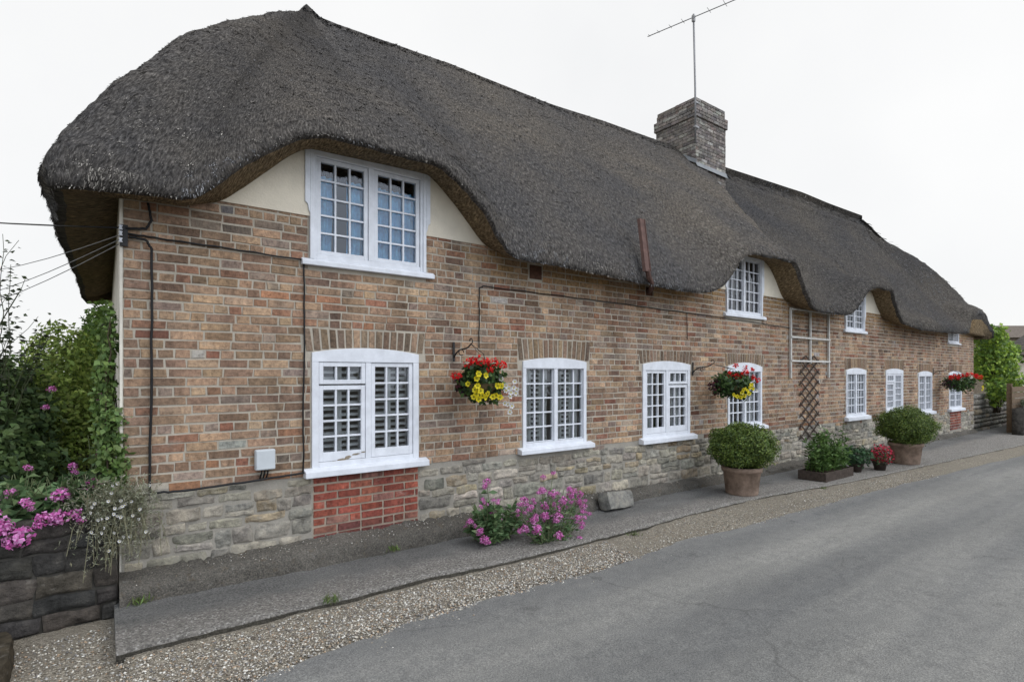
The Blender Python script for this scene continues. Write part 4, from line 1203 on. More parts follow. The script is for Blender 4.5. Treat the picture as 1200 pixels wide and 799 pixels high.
# white metal frame and brown expanding trellis
tr = empty('trellis_frame', (10.9, 0, 1.6), 'pale metal frame fixed to the wall above the brown trellis', 'trellis')
for xx, za, zb in ((10.17, 1.60, 2.90), (10.93, 1.88, 2.90), (11.71, 1.60, 2.90)):
    b = MB(); b.box((xx - .018, -.05, za), (xx + .018, -.014, zb)); b.build('upright', M['galv'], tr, False, .003)
for zz in (2.88, 2.36, 1.92):
    b = MB(); b.box((10.155, -.066, zz - .016), (11.725, -.0515, zz + .016)); b.build('rail', M['galv'], tr, False, .003)
lt = empty('lattice_trellis', (10.9, 0, .4), 'brown expanding lattice trellis below the pale metal frame', 'trellis')
b = MB(); b2 = MB(); xa, xb, za, zb = 10.53, 11.30, .40, 2.02
def diag(mb, s, y):
    w_ = xb - xa; k = 0; dzz = .205
    z_ = za - w_ * 1.0
    slope = .62
    while z_ < zb:
        if s > 0: p, q = (xa, z_), (xb, z_ + w_ * slope)
        else: p, q = (xb, z_), (xa, z_ + w_ * slope)
        pts = []
        for (u, v) in (p, q): pts.append([u, v])
        # clip in z
        for e in (0, 1):
            o_ = 1 - e
            for lim, sg in ((za, -1), (zb, 1)):
                if (pts[e][1] - lim) * sg > 0 and (pts[o_][1] - lim) * sg < 0:
                    t = (lim - pts[o_][1]) / (pts[e][1] - pts[o_][1]); pts[e] = [pts[o_][0] + (pts[e][0] - pts[o_][0]) * t, lim]
        if all(za - .001 <= v <= zb + .001 for _, v in pts) and abs(pts[0][1] - pts[1][1]) > .05:
            (u0, v0), (u1, v1) = pts
            if u0 > u1: u0, v0, u1, v1 = u1, v1, u0, v0
            mb.prism([(u0, v0 - .016), (u1, v1 - .016), (u1, v1 + .016), (u0, v0 + .016)], y, y + .010)
        z_ += dzz
diag(b, 1, -.030); diag(b2, -1, -.042)
b.build('lattice', M['wood_dark'], lt); b2.build('lattice', M['wood_dark'], lt)

# ------------------------------------------------------------------ hanging baskets on their brackets
def bracket(x, z, h, reach, label):
    k = empty('wall_bracket', (x, 0, z), label, 'bracket', 'iron brackets for the hanging baskets')
    b = MB(); b.box((x - .012, -.022, z - h), (x + .012, -.0085, z)); b.build('back_plate', M['iron'], k, False, .003)
    b = MB(); arm = [(x, -.02, z - h * .78)]
    for i in range(1, 9):
        t = i / 8; arm.append((x + .05 * t, -.02 - reach * t, z - h * .78 + h * .66 * t ** .8 + .02 * math.sin(t * 6)))
    b.tube(arm, .008, 6)
    e = arm[-1]
    b.tube([(e[0], e[1] - .028 * math.sin(t) , e[2] + .0 + .028 * (1 - math.cos(t)) - .0) for t in np.linspace(0, 4.6, 10)], .006, 6)
    b.tube([(x + .02 + .03 * math.cos(t), -.02 - reach * .45, z - h * .55 + .03 * math.sin(t)) for t in np.linspace(0, 5.4, 12)], .005, 6)
    b.build('arm', M['iron'], k, True)
    return e

def flower(kind, size):
    """mesh data for one bloom"""
    if kind == 'geranium':
        n = 46; d = unit(rng.normal(size=(n, 3)) + np.array([0, -.5, .4])); P_ = d * size * (.7 + .3 * rng.random((n, 1)))
        V, F = leaf_quads(P_, unit(d + rng.normal(0, .4, d.shape)), size * .55, .95, .1)
        V -= 0; return V, F, shades(n, [(.62, .012, .014), (.72, .02, .02), (.50, .008, .012), (.78, .035, .03)], .12)
    if kind in ('petunia', 'white_flower'):
        V = []; F = []; C = []
        ca = [(.78, .66, .03), (.86, .74, .06)] if kind == 'petunia' else [(.80, .80, .80), (.72, .72, .74)]
        k = 6
        for i in range(k):
            t = 2 * math.pi * i / k; t1 = t - .5; t2 = t + .5; s = size * random.uniform(.9, 1.1)
            o = len(V)
            V += [(0, .02 * size / .03, 0), (math.cos(t1) * s * .8, -.004, math.sin(t1) * s * .8), (math.cos(t) * s, -.008 * random.random(), math.sin(t) * s), (math.cos(t2) * s * .8, -.002, math.sin(t2) * s * .8)]
            F.append([o, o + 1, o + 2, o + 3]); C.append(random.choice(ca))
        o = len(V); s = size * .28
        V += [(-s, -.004, -s), (s, -.004, -s), (s, -.004, s), (-s, -.004, s)]; F.append([o, o + 1, o + 2, o + 3]); C.append((.26, .25, .02) if kind == 'petunia' else (.5, .42, .12))
        return np.array(V), np.array(F), np.array(C)

PROTO = {}
def bloom(kind, size, loc, parent, name, rot=None, scale=1):
    key = (kind, size, random.randrange(3))
    if key not in PROTO:
        V, F, C = flower(kind, size)
        o = mesh_np(name, V, F, M['petal'], None, C); PROTO[key] = o.data; bpy.data.objects.remove(o)
    o = bpy.data.objects.new(name, PROTO[key]); col.objects.link(o)
    o.parent = parent; o.location = Vector(loc) - parent.location
    if rot is None: rot = (random.uniform(-.5, .5), random.uniform(-3, 3), random.uniform(-1.2, .3))
    o.rotation_euler = rot; o.scale = (scale,) * 3
    return o

def basket(c, rx, rz, label, reds, yellows, whites, hang, purple=0):
    face = lambda dx, out, dz: (c[0] + dx * .80 - out * .6, c[1] - dx * .6 - out * .8, c[2] + dz)
    k = empty('hanging_basket', c, label, 'hanging basket', 'hanging baskets along the cottage front')
    x, y, z = c
    b = MB(); b.lathe([(.03, z - .15), (.10, z - .125), (.16, z - .06), (.18, z + .0), (.172, z + .004), (.0, z - .01)], x, y, 20)
    b.build('basket', M['moss'], k, True)
    b = MB()
    for t in (0.5, 2.6, 4.7): b.tube([(x + .17 * math.cos(t), y + .15 * math.sin(t), z), (x + .03 * math.cos(t), y + .03 * math.sin(t), z + (hang[2] - z) * .75), hang], .003, 5)
    b.build('chain', M['iron'], k)
    foliage('foliage', [((x, y, z + .06), (rx, rx * .85, rz * .62), 900), ((x - rx * .3, y + rx * .2, z - .04), (rx * .7, rx * .6, rz * .5), 300), ((x + rx * .2, y - rx * .15, z - .08), (rx * .7, rx * .6, rz * .5), 300)],
            [(.035, .075, .02), (.05, .10, .028), (.025, .05, .016), (.07, .12, .03)], .055, 'leaf', k, .7)
    b = MB()
    for i in range(10): 
        t = random.uniform(0, 6.28); b.tube([(x, y, z + .02), (x + rx * .45 * math.cos(t), y + .1 * math.sin(t), z + rz * .35)], .004, 4, (.06, .1, .03))
    b.build('stem', M['stem'], k)
    for (dx, dz, s) in reds: bloom('geranium', .05, face(dx, rx * .35 + random.uniform(0, .06), dz), k, 'geranium_head', None, s)
    for (dx, dz) in yellows: bloom('petunia', .034, face(dx, rx * .95 - abs(dx) * .4 + random.uniform(0, .03), dz), k, 'petunia_flower')
    for (dx, dz) in whites: bloom('white_flower', .030, face(dx, rx * .6 - abs(dx) * .3 + random.uniform(0, .03), dz), k, 'white_flower')
    if purple:
        foliage('purple_foliage', [((x - rx * .62, y + rx * .42, z), (rx * .4, rx * .4, rz * .45), 150)], [(.06, .015, .03), (.09, .02, .03), (.04, .02, .05)], .045, 'leaf', k, .7)
    return k

e = bracket(2.98, 2.02, .21, .26, 'black iron bracket between the widest ground floor window and the next one')
basket((3.14, -.32, 1.58), .245, .26, 'hanging basket with white flowers on its right side and many yellow blooms below red geraniums',
       [(-.25, .07, 1.05), (-.14, .21, .95), (-.08, .22, 1.0), (-.01, .235, 1.05), (.06, .22, .8), (.09, .15, .8), (.13, .22, .9), (.22, .19, .85)],
       [(-.02, .10), (.05, .085), (-.04, .055), (-.13, .0), (-.03, -.02), (-.06, -.06), (.0, -.07), (-.045, -.10), (.02, -.115), (.07, -.10), (-.02, -.15), (.05, -.135), (.12, -.13), (.17, -.02), (.155, -.115), (.19, -.135), (.205, -.02), (-.07, -.13)],
       [(.20, .05), (.25, -.02), (.28, -.05), (.25, -.07), (.30, -.09), (.33, -.04), (.34, .02), (.35, -.10), (.29, -.13), (.27, -.21), (.31, -.23), (.29, -.29), (.24, -.20), (.36, -.06)], e, 1)
e = bracket(7.20, 1.86, .20, .30, 'black iron bracket left of the window half hidden by a basket')
basket((7.66, -.40, 1.50), .33, .26, 'hanging basket of red and yellow flowers over the potted ball shrub beside the kerb',
       [(-.02, .30, .8), (-.10, .17, 1.0), (.0, .14, 1.15), (.06, .16, 1.0), (.12, .20, 1.0), (.22, .25, .7), (.26, .12, .9), (.30, .08, .8), (.12, .28, .7)],
       [(.02, -.05), (.07, -.04), (.0, -.09), (.10, -.07), (.14, -.02), (.17, .02), (-.06, -.15), (-.02, -.16), (.05, -.14), (.20, -.04), (.13, -.11), (-.1, -.13)],
       [(.26, -.04), (.31, -.07)], e, 1)
e = bracket(17.95, 1.84, .20, .30, 'black iron bracket left of the farthest ground floor window')
basket((18.45, -.46, 1.42), .41, .30, 'dark farthest hanging basket with deep red flowers near the right end of the cottage',
       [(-.38, .16, 1.3), (-.28, .20, 1.3), (-.12, .22, 1.3), (.02, .24, 1.3), (.14, .24, 1.2), (.27, .2, 1.3), (.38, .18, 1.2), (-.2, .14, 1.2)],
       [(.42, -.08), (.46, -.12), (.40, -.16)], [(.12, .2), (.15, .17), (.10, .16)], e, 1)

# ------------------------------------------------------------------ potted ball shrubs
def potted(c, rp, hp, rs, hs, label):
    x, y, z = c
    k = empty('potted_shrub', c, label, 'potted shrub', 'clipped box shrubs in terracotta pots')
    b = MB(); b.lathe([(0, z + .001), (rp * .80, z + .001), (rp * .84, z + .03), (rp * .97, z + hp - .07), (rp * 1.05, z + hp - .065), (rp * 1.07, z + hp - .01), (rp * 1.03, z + hp), (rp * .93, z + hp), (rp * .90, z + hp - .05), (0, z + hp - .05)], x, y, 40)
    b.build('pot', M['terracotta'], k, True)
    b = MB(); b.lathe([(0, z + hp - .02), (rp * .9, z + hp - .045)], x, y, 24); b.build('soil', M['soil'], k)
    cz = z + hp + hs * .48
    foliage('foliage', [((x, y, cz), (rs, rs * .92, hs * .56), 24000), ((x - rs * .2, y, cz + .02), (rs * .75, rs * .7, hs * .5), 3500), ((x + rs * .25, y - .1, cz - .05), (rs * .75, rs * .7, hs * .5), 3500)], BOX, .028, 'leaf', k, .6, .28, .8, .1, .5)
    b = MB()
    for i in range(14):
        t = random.uniform(0, 6.28); b.tube([(x, y, z + hp - .04), (x + rs * .3 * math.cos(t), y + rs * .3 * math.sin(t), cz - hs * .1), (x + rs * .7 * math.cos(t), y + rs * .7 * math.sin(t), cz + random.uniform(-.1, .15))], .012, 5, (.08, .06, .04), 0, .004)
    b.build('stem', M['stem'], k)
    return k
potted((7.36, -.72, gz(7) - .006), .262, .40, .475, .60, 'rounded box shrub in a terracotta pot by the kerb, nearer of the two pots')
potted((12.70, -1.04, gz(12.4) - .02), .28, .42, .565, .68, 'wide rounded box shrub in a terracotta pot past the planter, farther of the two pots')

# planter trough with tall herbs
pl = empty('planter_trough', (9.93, -.80, gz(9.7)), 'low dark trough of tall green herbs below the lattice trellis', 'planter')
g = gz(9.7) - .015
b = MB(); b.box((9.31, -1.02, g), (10.35, -.995, g + .15)); b.box((9.31, -.60, g), (10.35, -.575, g + .15)); b.box((9.31, -.994, g), (9.335, -.601, g + .15)); b.box((10.325, -.994, g), (10.35, -.601, g + .15)); b.build('trough', M['wood_dark'], pl, False, .004)
b = MB(); b.box((9.336, -.993, g + .05), (10.324, -.602, g + .12)); b.build('soil', M['soil'], pl)
Pp = []; Tt = []
b = MB()
for i in range(95):
    x, y = random.uniform(9.35, 10.31), random.uniform(-.96, -.64); h = random.uniform(.25, .62) * (1.15 - .5 * abs((x - 9.85) / .6)); 
    if i == 0: x, h = 10.11, .86
    lx, ly = random.gauss(0, .05), random.gauss(-.02, .04)
    b.tube([(x, y, g + .14), (x + lx * .4, y + ly * .4, g + .14 + h * .5), (x + lx, y + ly, g + .14 + h)], .004, 4, (.07, .12, .03), 0, .002)
    for s in range(int(12 + h * 26)):
        t = random.uniform(.05, 1.0); Pp.append((x + lx * t, y + ly * t, g + .14 + h * t)); Tt.append((random.gauss(0, 1), random.gauss(0, 1), random.uniform(-.1, .8)))
b.build('stem', M['stem'], pl)
Pp, Tt = np.array(Pp), unit(np.array(Tt)); Nn = unit(np.cross(Tt, rng.normal(size=Tt.shape)))
V, F = leaf_quads(Pp, Nn, rng.uniform(.05, .10, len(Pp)), .38, .2, Tt)
mesh_np('foliage', V, F, M['leaf'], pl, shades(len(Pp), [(.07, .14, .03), (.10, .18, .045), (.05, .10, .025), (.13, .21, .06)], .2))

# small plants beside the farther pot
def small_plant(c, r, h, cols, name, label, cat, n, size):
    k = empty(name, c, label, cat)
    b = MB(); z = c[2]
    b.lathe([(0, z), (.085, z), (.115, z + .13), (.125, z + .132), (.125, z + .155), (.105, z + .155), (.1, z + .12), (0, z + .12)], c[0], c[1], 18); b.build('pot', M['wood_dark'], k, True)
    foliage('foliage', [((c[0], c[1], z + .13 + h * .5), (r, r * .8, h * .6), n)], cols, size, 'leaf', k)
    return k
k = small_plant((10.85, -.86, gz(11) - .015), .30, .30, [(.03, .075, .03), (.045, .10, .04), (.025, .06, .028)], 'potted_greenery', 'small dark green plant in a pot left of the red flowers', 'plant', 700, .06)
k = small_plant((11.40, -1.05, gz(11.4) - .015), .24, .26, [(.03, .07, .025), (.05, .09, .03)], 'potted_flowers', 'small red flowering plant in a pot before the farther ball shrub', 'plant', 260, .055)
foliage('flowers', [((11.40, -1.07, gz(11.4) + .27), (.24, .20, .17), 420)], [(.42, .02, .05), (.34, .015, .04), (.5, .05, .09)], .04, 'petal', k, .8)

# loose slab of stone leaning by the wall
mb = MB()
def slab(mb, c, hx, hy, hz, rot, seed, cc, sub=7):
    rz = R(rot[2]); rx = R(rot[0]); ry = R(rot[1])
    from mathutils import Euler
    E = Euler((rx, ry, rz)).to_matrix()
    for ax in range(3):
        for sg in (-1, 1):
            vs = []
            for i in range(sub + 1):
                for j in range(sub + 1):
                    u, v = 2 * i / sub - 1, 2 * j / sub - 1
                    p = [0, 0, 0]; p[ax] = sg; p[(ax + 1) % 3] = u; p[(ax + 2) % 3] = v * sg
                    e = [1 - .03 * (p[(m_ + 1) % 3] ** 4 + p[(m_ + 2) % 3] ** 4) for m_ in range(3)]
                    q = Vector((p[0] * hx * e[0], p[1] * hy * e[1], p[2] * hz * e[2]))
                    nn = noise.noise_vector(q * 6 + Vector((seed, 0, 0)))
                    q += nn * .022 + noise.noise_vector(q * 22 + Vector((seed, 4, 0))) * .007
                    vs.append(E @ q + Vector(c))
            n = sub + 1
            mb.add(vs, [(i * n + j, (i + 1) * n + j, (i + 1) * n + j + 1, i * n + j + 1) for i in range(sub) for j in range(sub)], cc)
slab(mb, (5.22, -.26, .075), .25, .09, .105, (-16, 5, 6), 3, (.20, .195, .18))
tag(mb.build('stone_slab', M['stone'], None, True), 'rough loose stone slab leaning on the foot of the wall below the third window', 'stone')

# ------------------------------------------------------------------ red valerian
def head_mesh(size, n=70):
    d = unit(rng.normal(size=(n, 3)) + np.array([0, 0, .5])); P_ = d * size * np.array([1, 1, .75]) * (.55 + .45 * rng.random((n, 1)))
    V, F = leaf_quads(P_, unit(d + rng.normal(0, .5, d.shape)), size * .42, .8, .1)
    return V, F, shades(n, PINK, .18)
HEADS = []
for i in range(4):
    V, F, C = head_mesh(.05); o = mesh_np('flower_head', V, F, M['petal'], None, C); HEADS.append(o.data); bpy.data.objects.remove(o)
def valerian(c, stems, label, leafsize=.075, spread=.3, nleaf=16, group='pink valerian plants'):
    """stems: (dx, dy, height, head scale)"""
    k = empty('valerian', c, label, 'plant', group)
    b = MB(); P_ = []; T_ = []
    for (dx, dy, h, s) in stems:
        x, y, z = c; ox, oy = dx * .35 + random.uniform(-.05, .05), dy * .35 + random.uniform(-.03, .03)
        p = [(x + ox, y + oy, z), (x + ox + (dx - ox) * .45, y + oy + (dy - oy) * .45, z + h * .55), (x + dx, y + dy, z + h)]
        b.tube(p, .0045, 5, (.12, .14, .07), 0, .003)
        for i in range(nleaf):
            t = random.uniform(.02, .85); q = Vector(p[0]).lerp(Vector(p[1]), t / .55) if t < .55 else Vector(p[1]).lerp(Vector(p[2]), (t - .55) / .45)
            P_.append(q); T_.append((random.gauss(0, 1), random.gauss(0, 1), random.uniform(-.2, .7)))
        if s > 0:
            o = bpy.data.objects.new('flower_head', random.choice(HEADS)); col.objects.link(o); o.parent = k
            o.location = Vector(p[2]) - Vector(c); o.scale = (s * random.uniform(.9, 1.2), s * random.uniform(.9, 1.1), s * random.uniform(.8, 1.1)); o.rotation_euler = (random.uniform(-.5, .5), random.uniform(-.5, .5), random.uniform(0, 6))
            if s > .7:
                for _ in range(2):
                    o2 = bpy.data.objects.new('flower_head', random.choice(HEADS)); col.objects.link(o2); o2.parent = k
                    o2.location = o.location + Vector((random.uniform(-.045, .045), random.uniform(-.03, .03), random.uniform(-.05, .0))); o2.scale = (s * .6,) * 3; o2.rotation_euler = (0, 0, random.uniform(0, 6))
    b.build('stem', M['stem'], k)
    P_, T_ = np.array(P_), unit(np.array(T_)); N_ = unit(np.cross(T_, rng.normal(size=T_.shape)) + np.array([0, 0, .3]))
    V, F = leaf_quads(P_, N_, rng.uniform(.6, 1.15, len(P_)) * leafsize, .42, .22, T_)
    mesh_np('foliage', V, F, M['leaf'], k, shades(len(P_), [(.11, .19, .08), (.14, .23, .10), (.08, .145, .06), (.18, .26, .115)], .2))
    return k
random.seed(5)
S1 = [(-.02, .05, .58, .95)] + [(random.uniform(-.28, .36), random.uniform(-.2, .12), random.uniform(.14, .44), random.choice([0, 0, 0, .6, .5])) for i in range(46)] + [(-.28, -.05, .24, .85), (-.20, -.18, .08, 1.15), (-.24, -.15, .16, .75)]
valerian((3.13, -.50, 0), S1, 'bushy green valerian with one tall pink flower head against the stone base', .095, .3, 22)
S2 = [(random.uniform(-.40, .58), random.uniform(-.12, .16), random.uniform(.12, .52), random.choice([.5, .65, .8, .9, 0, .55])) for i in range(56)] + [(.55, .10, .38, .9), (.48, .12, .42, .85), (.05, -.1, .26, 1.15), (-.25, -.14, .2, 1.1), (.02, -.16, .09, 1.0), (.34, -.12, -.02, .8), (.05, .12, .62, .7), (.2, .14, .64, .6)]
valerian((3.62, -.80, -.02), S2, 'wide valerian with many pink flower heads growing at the kerb', .06, .4, 12)
# tufts in the kerb joint
for (x, y, z, lb) in ((2.2, -.235, 0, 'little weed at the foot of the plinth beneath the red brick panel'), (8.9, -1.16, -.12, 'weed growing in the kerb in front of the planter trough'), (14.3, -1.50, -.18, 'weeds in the kerb beyond the farther ball shrub'), (.2, -.24, .0, 'weed at the corner where the plinth meets the pavement end'), (4.62, -1.07, -.10, 'small tuft of grass at the kerb before the valerian and the slab'), (1.35, -1.0, -.02, 'thin grass tuft on the kerb edge near the pavement end')):
    P_ = np.array([(x + random.gauss(0, .03), y + random.gauss(0, .02), z) for i in range(60)]); T_ = unit(np.array([(random.gauss(0, .4), random.gauss(0, .4), 1) for i in range(60)])); N_ = unit(np.cross(T_, rng.normal(size=T_.shape)))
    V, F = leaf_quads(P_, N_, rng.uniform(.03, .08, 60), .12, .3, T_); tag(mesh_np('grass_tuft', V, F, M['leaf'], None, shades(60, [(.10, .16, .04), (.14, .17, .06)], .2)), lb, 'grass')

# ------------------------------------------------------------------ aerial on the chimney
ar = empty('tv_aerial', (10.72, 2.42, 7.0), 'tall television aerial on a pole strapped to the chimney', 'aerial')
b = MB(); b.tube([(10.80, 2.44, 6.95), (10.79, 2.44, 8.2), (10.70, 2.42, 9.83)], .022, 8); b.build('mast', M['aerial'], ar, True)
b = MB(); b.box((10.77, 2.42, 7.30), (10.92, 2.47, 7.34)); b.box((10.77, 2.42, 7.86), (10.90, 2.47, 7.90)); b.build('strap', M['aerial'], ar)
dv = Vector((-.24, .97, 0)).normalized(); pv = Vector((.97, .24, 0)); c0 = Vector((10.70, 2.42, 9.76))
b = MB(); b.tube([c0 + dv * 1.12 + Vector((0, 0, .0)), c0 - dv * 1.15], .010, 6); b.build('boom', M['aerial'], ar)
for i, t in enumerate((1.08, .85, .55, .25, -.35, -.7, -1.05)):
    h = .05 + .016 * i; b = MB(); q = c0 + dv * t; b.tube([q - pv * h + Vector((0, 0, .014)), q + pv * h + Vector((0, 0, .014))], .005, 5); b.build('element', M['aerial'], ar)
b = MB(); b.box((10.67, 2.39, 9.66), (10.73, 2.45, 9.80)); b.build('clamp', M['aerial'], ar)

# ================================================================== LEFT-HAND GARDEN
b = MB(); V = []
gx = np.linspace(-14, .08, 40); gy = np.linspace(.05, 14, 30)
V = [(x, y, .58 + nz(x, y, .8, .06) + .02 * y) for x in gx for y in gy]; n = len(gy)
mesh_np('garden_bed', V, [(i * n + j, (i + 1) * n + j, (i + 1) * n + j + 1, i * n + j + 1) for i in range(len(gx) - 1) for j in range(n - 1)], M['soil'], None, None, True)['kind'] = 'structure'
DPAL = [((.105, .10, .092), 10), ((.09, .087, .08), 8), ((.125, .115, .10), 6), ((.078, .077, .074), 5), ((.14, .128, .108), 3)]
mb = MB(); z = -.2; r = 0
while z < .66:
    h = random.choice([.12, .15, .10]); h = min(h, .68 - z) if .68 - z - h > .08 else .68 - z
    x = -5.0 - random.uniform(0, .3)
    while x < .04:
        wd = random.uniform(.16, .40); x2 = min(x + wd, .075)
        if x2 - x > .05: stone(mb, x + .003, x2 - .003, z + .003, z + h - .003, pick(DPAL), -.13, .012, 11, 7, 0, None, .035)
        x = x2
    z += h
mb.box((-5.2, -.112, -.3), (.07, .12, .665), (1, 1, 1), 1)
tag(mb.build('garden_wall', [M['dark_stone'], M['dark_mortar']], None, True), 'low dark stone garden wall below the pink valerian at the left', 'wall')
mb = MB(); slab(mb, (-1.0, -.60, -.10), .54, .34, .14, (0, 3, 4), 8, (.10, .085, .06), 9)
tag(mb.build('stone_block', M['dark_stone'], None, True), 'low dark mossy stone block at the foot of the garden wall', 'stone')

# valerian along the top of the garden wall
HV = [(-.60, -.16, .75, .95), (-.56, -.2, .68, 1.3), (-.46, -.2, .60, 1.45), (-.44, -.1, .80, .7), (-.34, -.2, .70, 1.0), (-.26, -.18, .69, 1.1), (-.27, -.02, .82, 1.0), (-.18, -.16, .70, .8), (-.07, .02, .86, 1.1), (-.03, .05, .85, .8),
      (-.20, .25, .98, .6), (-.45, .2, 1.0, .55), (.0, .2, 1.08, 1.0), (-.62, 0, .82, 1.1), (-.70, -.1, .7, 1.2), (-.52, .05, .86, .6)]
for n_, (cx_, sel_, lb) in enumerate(((-.52, [0, 1, 2, 3, 13, 14, 15, 11], 'valerian with large pink heads on the garden wall, at the left edge of the view'), (-.22, [4, 5, 6, 7, 10], 'valerian with a row of pink heads spilling over the middle of the garden wall'), (-.02, [8, 9, 12], 'valerian with two tall pink heads close to the house corner'))):
    stems = [(HV[i][0] - cx_, HV[i][1] - .18, HV[i][2] - .60, HV[i][3] * 1.2) for i in sel_]
    stems += [(random.uniform(-.22, .16), random.uniform(-.28, .2), random.uniform(.08, .36), 0) for _ in range(52)]
    valerian((cx_, .18, .60), stems, lb, .125, .3, 15)
# single valerian head high up beside the corner
valerian((-.06, .30, .6), [(.03, -.05, .90, .85), (.0, .0, .5, 0), (-.05, .05, .6, 0), (.04, .02, .7, 0)], 'tall single valerian stem with a pink head beside the white wall edge', .08, .2, 16)

# silvery trailing plant with small white flowers
k = empty('trailing_plant', (.06, -.14, .66), 'silvery trailing plant with tiny white flowers hanging at the end of the garden wall', 'plant')
P_ = []; T_ = []; b = MB()
for i in range(640):
    x0_ = random.gauss(.07, .10); h = random.uniform(.06, .24) * (1 if random.random() < .55 else -1.7)
    y0_ = -.12 + random.uniform(-.04, .10); z0_ = .70 + random.uniform(-.08, .05)
    dx = random.gauss(0.0, .07); dy = -random.uniform(.02, .12)
    pts = [(x0_, y0_, z0_), (x0_ + dx * .5, y0_ + dy, z0_ + h * (.5 if h > 0 else .2)), (x0_ + dx, y0_ + dy * 1.3, z0_ + h)]
    if i % 5 == 0: b.tube(pts, .002, 4, (.20, .19, .12))
    for s in range(13):
        t = random.random(); q = Vector(pts[0]).lerp(Vector(pts[1]), t * 2) if t < .5 else Vector(pts[1]).lerp(Vector(pts[2]), t * 2 - 1)
        P_.append(q); T_.append((random.gauss(0, .6), random.gauss(-.2, .6), random.gauss(.3, .6)))
b.build('stem', M['stem'], k)
P_, T_ = np.array(P_), unit(np.array(T_)); N_ = unit(np.cross(T_, rng.normal(size=T_.shape)))
V, F = leaf_quads(P_, N_, rng.uniform(.018, .036, len(P_)), .22, .1, T_)
mesh_np('foliage', V, F, M['leaf'], k, shades(len(P_), [(.27, .28, .20), (.22, .24, .15), (.34, .34, .26), (.19, .18, .11)], .2))
for i in range(34): bloom('white_flower', .0125, (random.gauss(.07, .10), -.24 - random.uniform(0, .04), .70 + random.gauss(-.02, .12)), k, 'white_flower')

# ivy on the house corner
k = empty('corner_climber', (.0, .05, .6), 'dark leafy climber running up the left edge of the brick wall', 'climber')
foliage('foliage', [((.05, .0, 1.05), (.10, .06, .42), 700), ((-.01, .10, 1.45), (.07, .14, .5), 800), ((.02, .2, 1.95), (.05, .2, .3), 350)], GREEN, .045, 'leaf', k, .7)
b = MB()
for i in range(5): b.tube(wob([(.04 + i * .01, .04 * i, .6), (.0 + .02 * i, .05 * i, 1.3), (.03, .06 * i, 2.1)], .02), .008, 5, (.06, .045, .03), 0, .003)
b.build('stem', M['stem'], k)

def shrub(name, c, parts, cols, size, label, cat, stems=8, asp=.55, spread=.9, group=None, stemr=.02):
    k = empty(name, c, label, cat, group)
    foliage('foliage', parts, cols, size, 'leaf', k, asp, .28, spread)
    b = MB()
    for i in range(stems):
        p = random.choice(parts); q = Vector(p[0]) + Vector([random.uniform(-.5, .5) * r for r in p[1]])
        b.tube(wob([(c[0] + random.uniform(-.2, .2), c[1] + random.uniform(-.1, .1), c[2]), ((c[0] + q.x) / 2 + random.uniform(-.1, .1), (c[1] + q.y) / 2, (c[2] + q.z) / 2), tuple(q)], .02, 3), stemr, 6, (.07, .05, .035), 0, stemr * .35)
    b.build('branch', M['stem'], k)
    return k
shrub('garden_shrub', (-1.1, 1.6, .6), [((-1.35, 1.6, 1.15), (.60, .5, .62), 4600), ((-.85, 1.9, 1.22), (.48, .55, .62), 4200), ((-2.0, 1.8, 1.05), (.7, .6, .65), 3000), ((-.95, 1.3, .85), (.7, .4, .4), 2200)], DARKGREEN, .075, 'large dark leafed shrub behind the garden wall at the far left', 'shrub', 14)
shrub('garden_bush', (-.45, 2.6, .6), [((-.38, 2.4, 1.45), (.38, .6, .78), 5200), ((-.22, 2.4, 1.0), (.35, .5, .5), 2400)], [(.25, .34, .07), (.30, .39, .085), (.18, .26, .06), (.33, .40, .10)], .055, 'yellowish green bush between the dark shrub and the house', 'bush', 10)
shrub('wall_climber', (-.1, 3.6, .6), [((-.06, 4.2, 1.9), (.22, 1.2, .72), 4800), ((-.12, 3.2, 1.6), (.22, .6, .62), 2200), ((-.3, 4.6, 1.3), (.3, 1.1, .8), 2600)], [(.15, .25, .05), (.19, .29, .06), (.11, .19, .04)], .065, 'bright green climber on the end wall under the thatch overhang', 'climber', 8)
shrub('garden_tree', (-5.2, 8.0, .6), [((-4.4, 8.0, 1.6), (2.0, 1.6, .9), 4200), ((-2.8, 8.6, 1.4), (1.5, 1.4, .8), 3200), ((-7, 9, 1.7), (2.4, 1.5, 1.1), 3000), ((-1.5, 9.2, 1.3), (1.1, 1.2, .8), 2400)], GREEN, .12, 'pale green bushy tree far behind the dark shrub', 'tree', 12, stemr=.06)
# open rose sprays against the sky
k = empty('rose_bush', (-1.3, 1.5, .6), 'tall straggly rose with sparse leaves against the sky at the left edge', 'rose')
b = MB(); P_ = []; T_ = []
for i in range(26):
    bx = -1.1 + random.uniform(-.35, .45); tip = (bx + random.uniform(-.25, .25), 1.6 + random.uniform(-.3, .4), random.uniform(1.8, 2.2))
    if i < 7: tip = (random.uniform(-.75, -.35), 1.8, random.uniform(1.95, 2.3))
    if i > 18: tip = (random.uniform(-.80, -.58), 1.6, random.uniform(2.3, 3.02))
    md = ((bx * .5 + tip[0] * .5) + random.uniform(-.1, .1), 1.5, .6 + (tip[2] - .6) * .62)
    path = wob([(bx * .6 - .45, 1.5, .7), md, tip], .02, 5)
    b.tube(path, .006, 5, (.06, .07, .035), 0, .002)
    for s in range(24):
        t = random.uniform(.5, 1.0); kx = t * (len(path) - 1); j = min(int(kx), len(path) - 2); q = Vector(path[j]).lerp(Vector(path[j + 1]), kx - j)
        q += Vector((random.gauss(0, .05), random.gauss(0, .05), random.gauss(0, .035)))
        P_.append(q); T_.append((random.gauss(0, 1), random.gauss(0, .7), random.uniform(-.4, .4)))
b.build('branch', M['stem'], k)
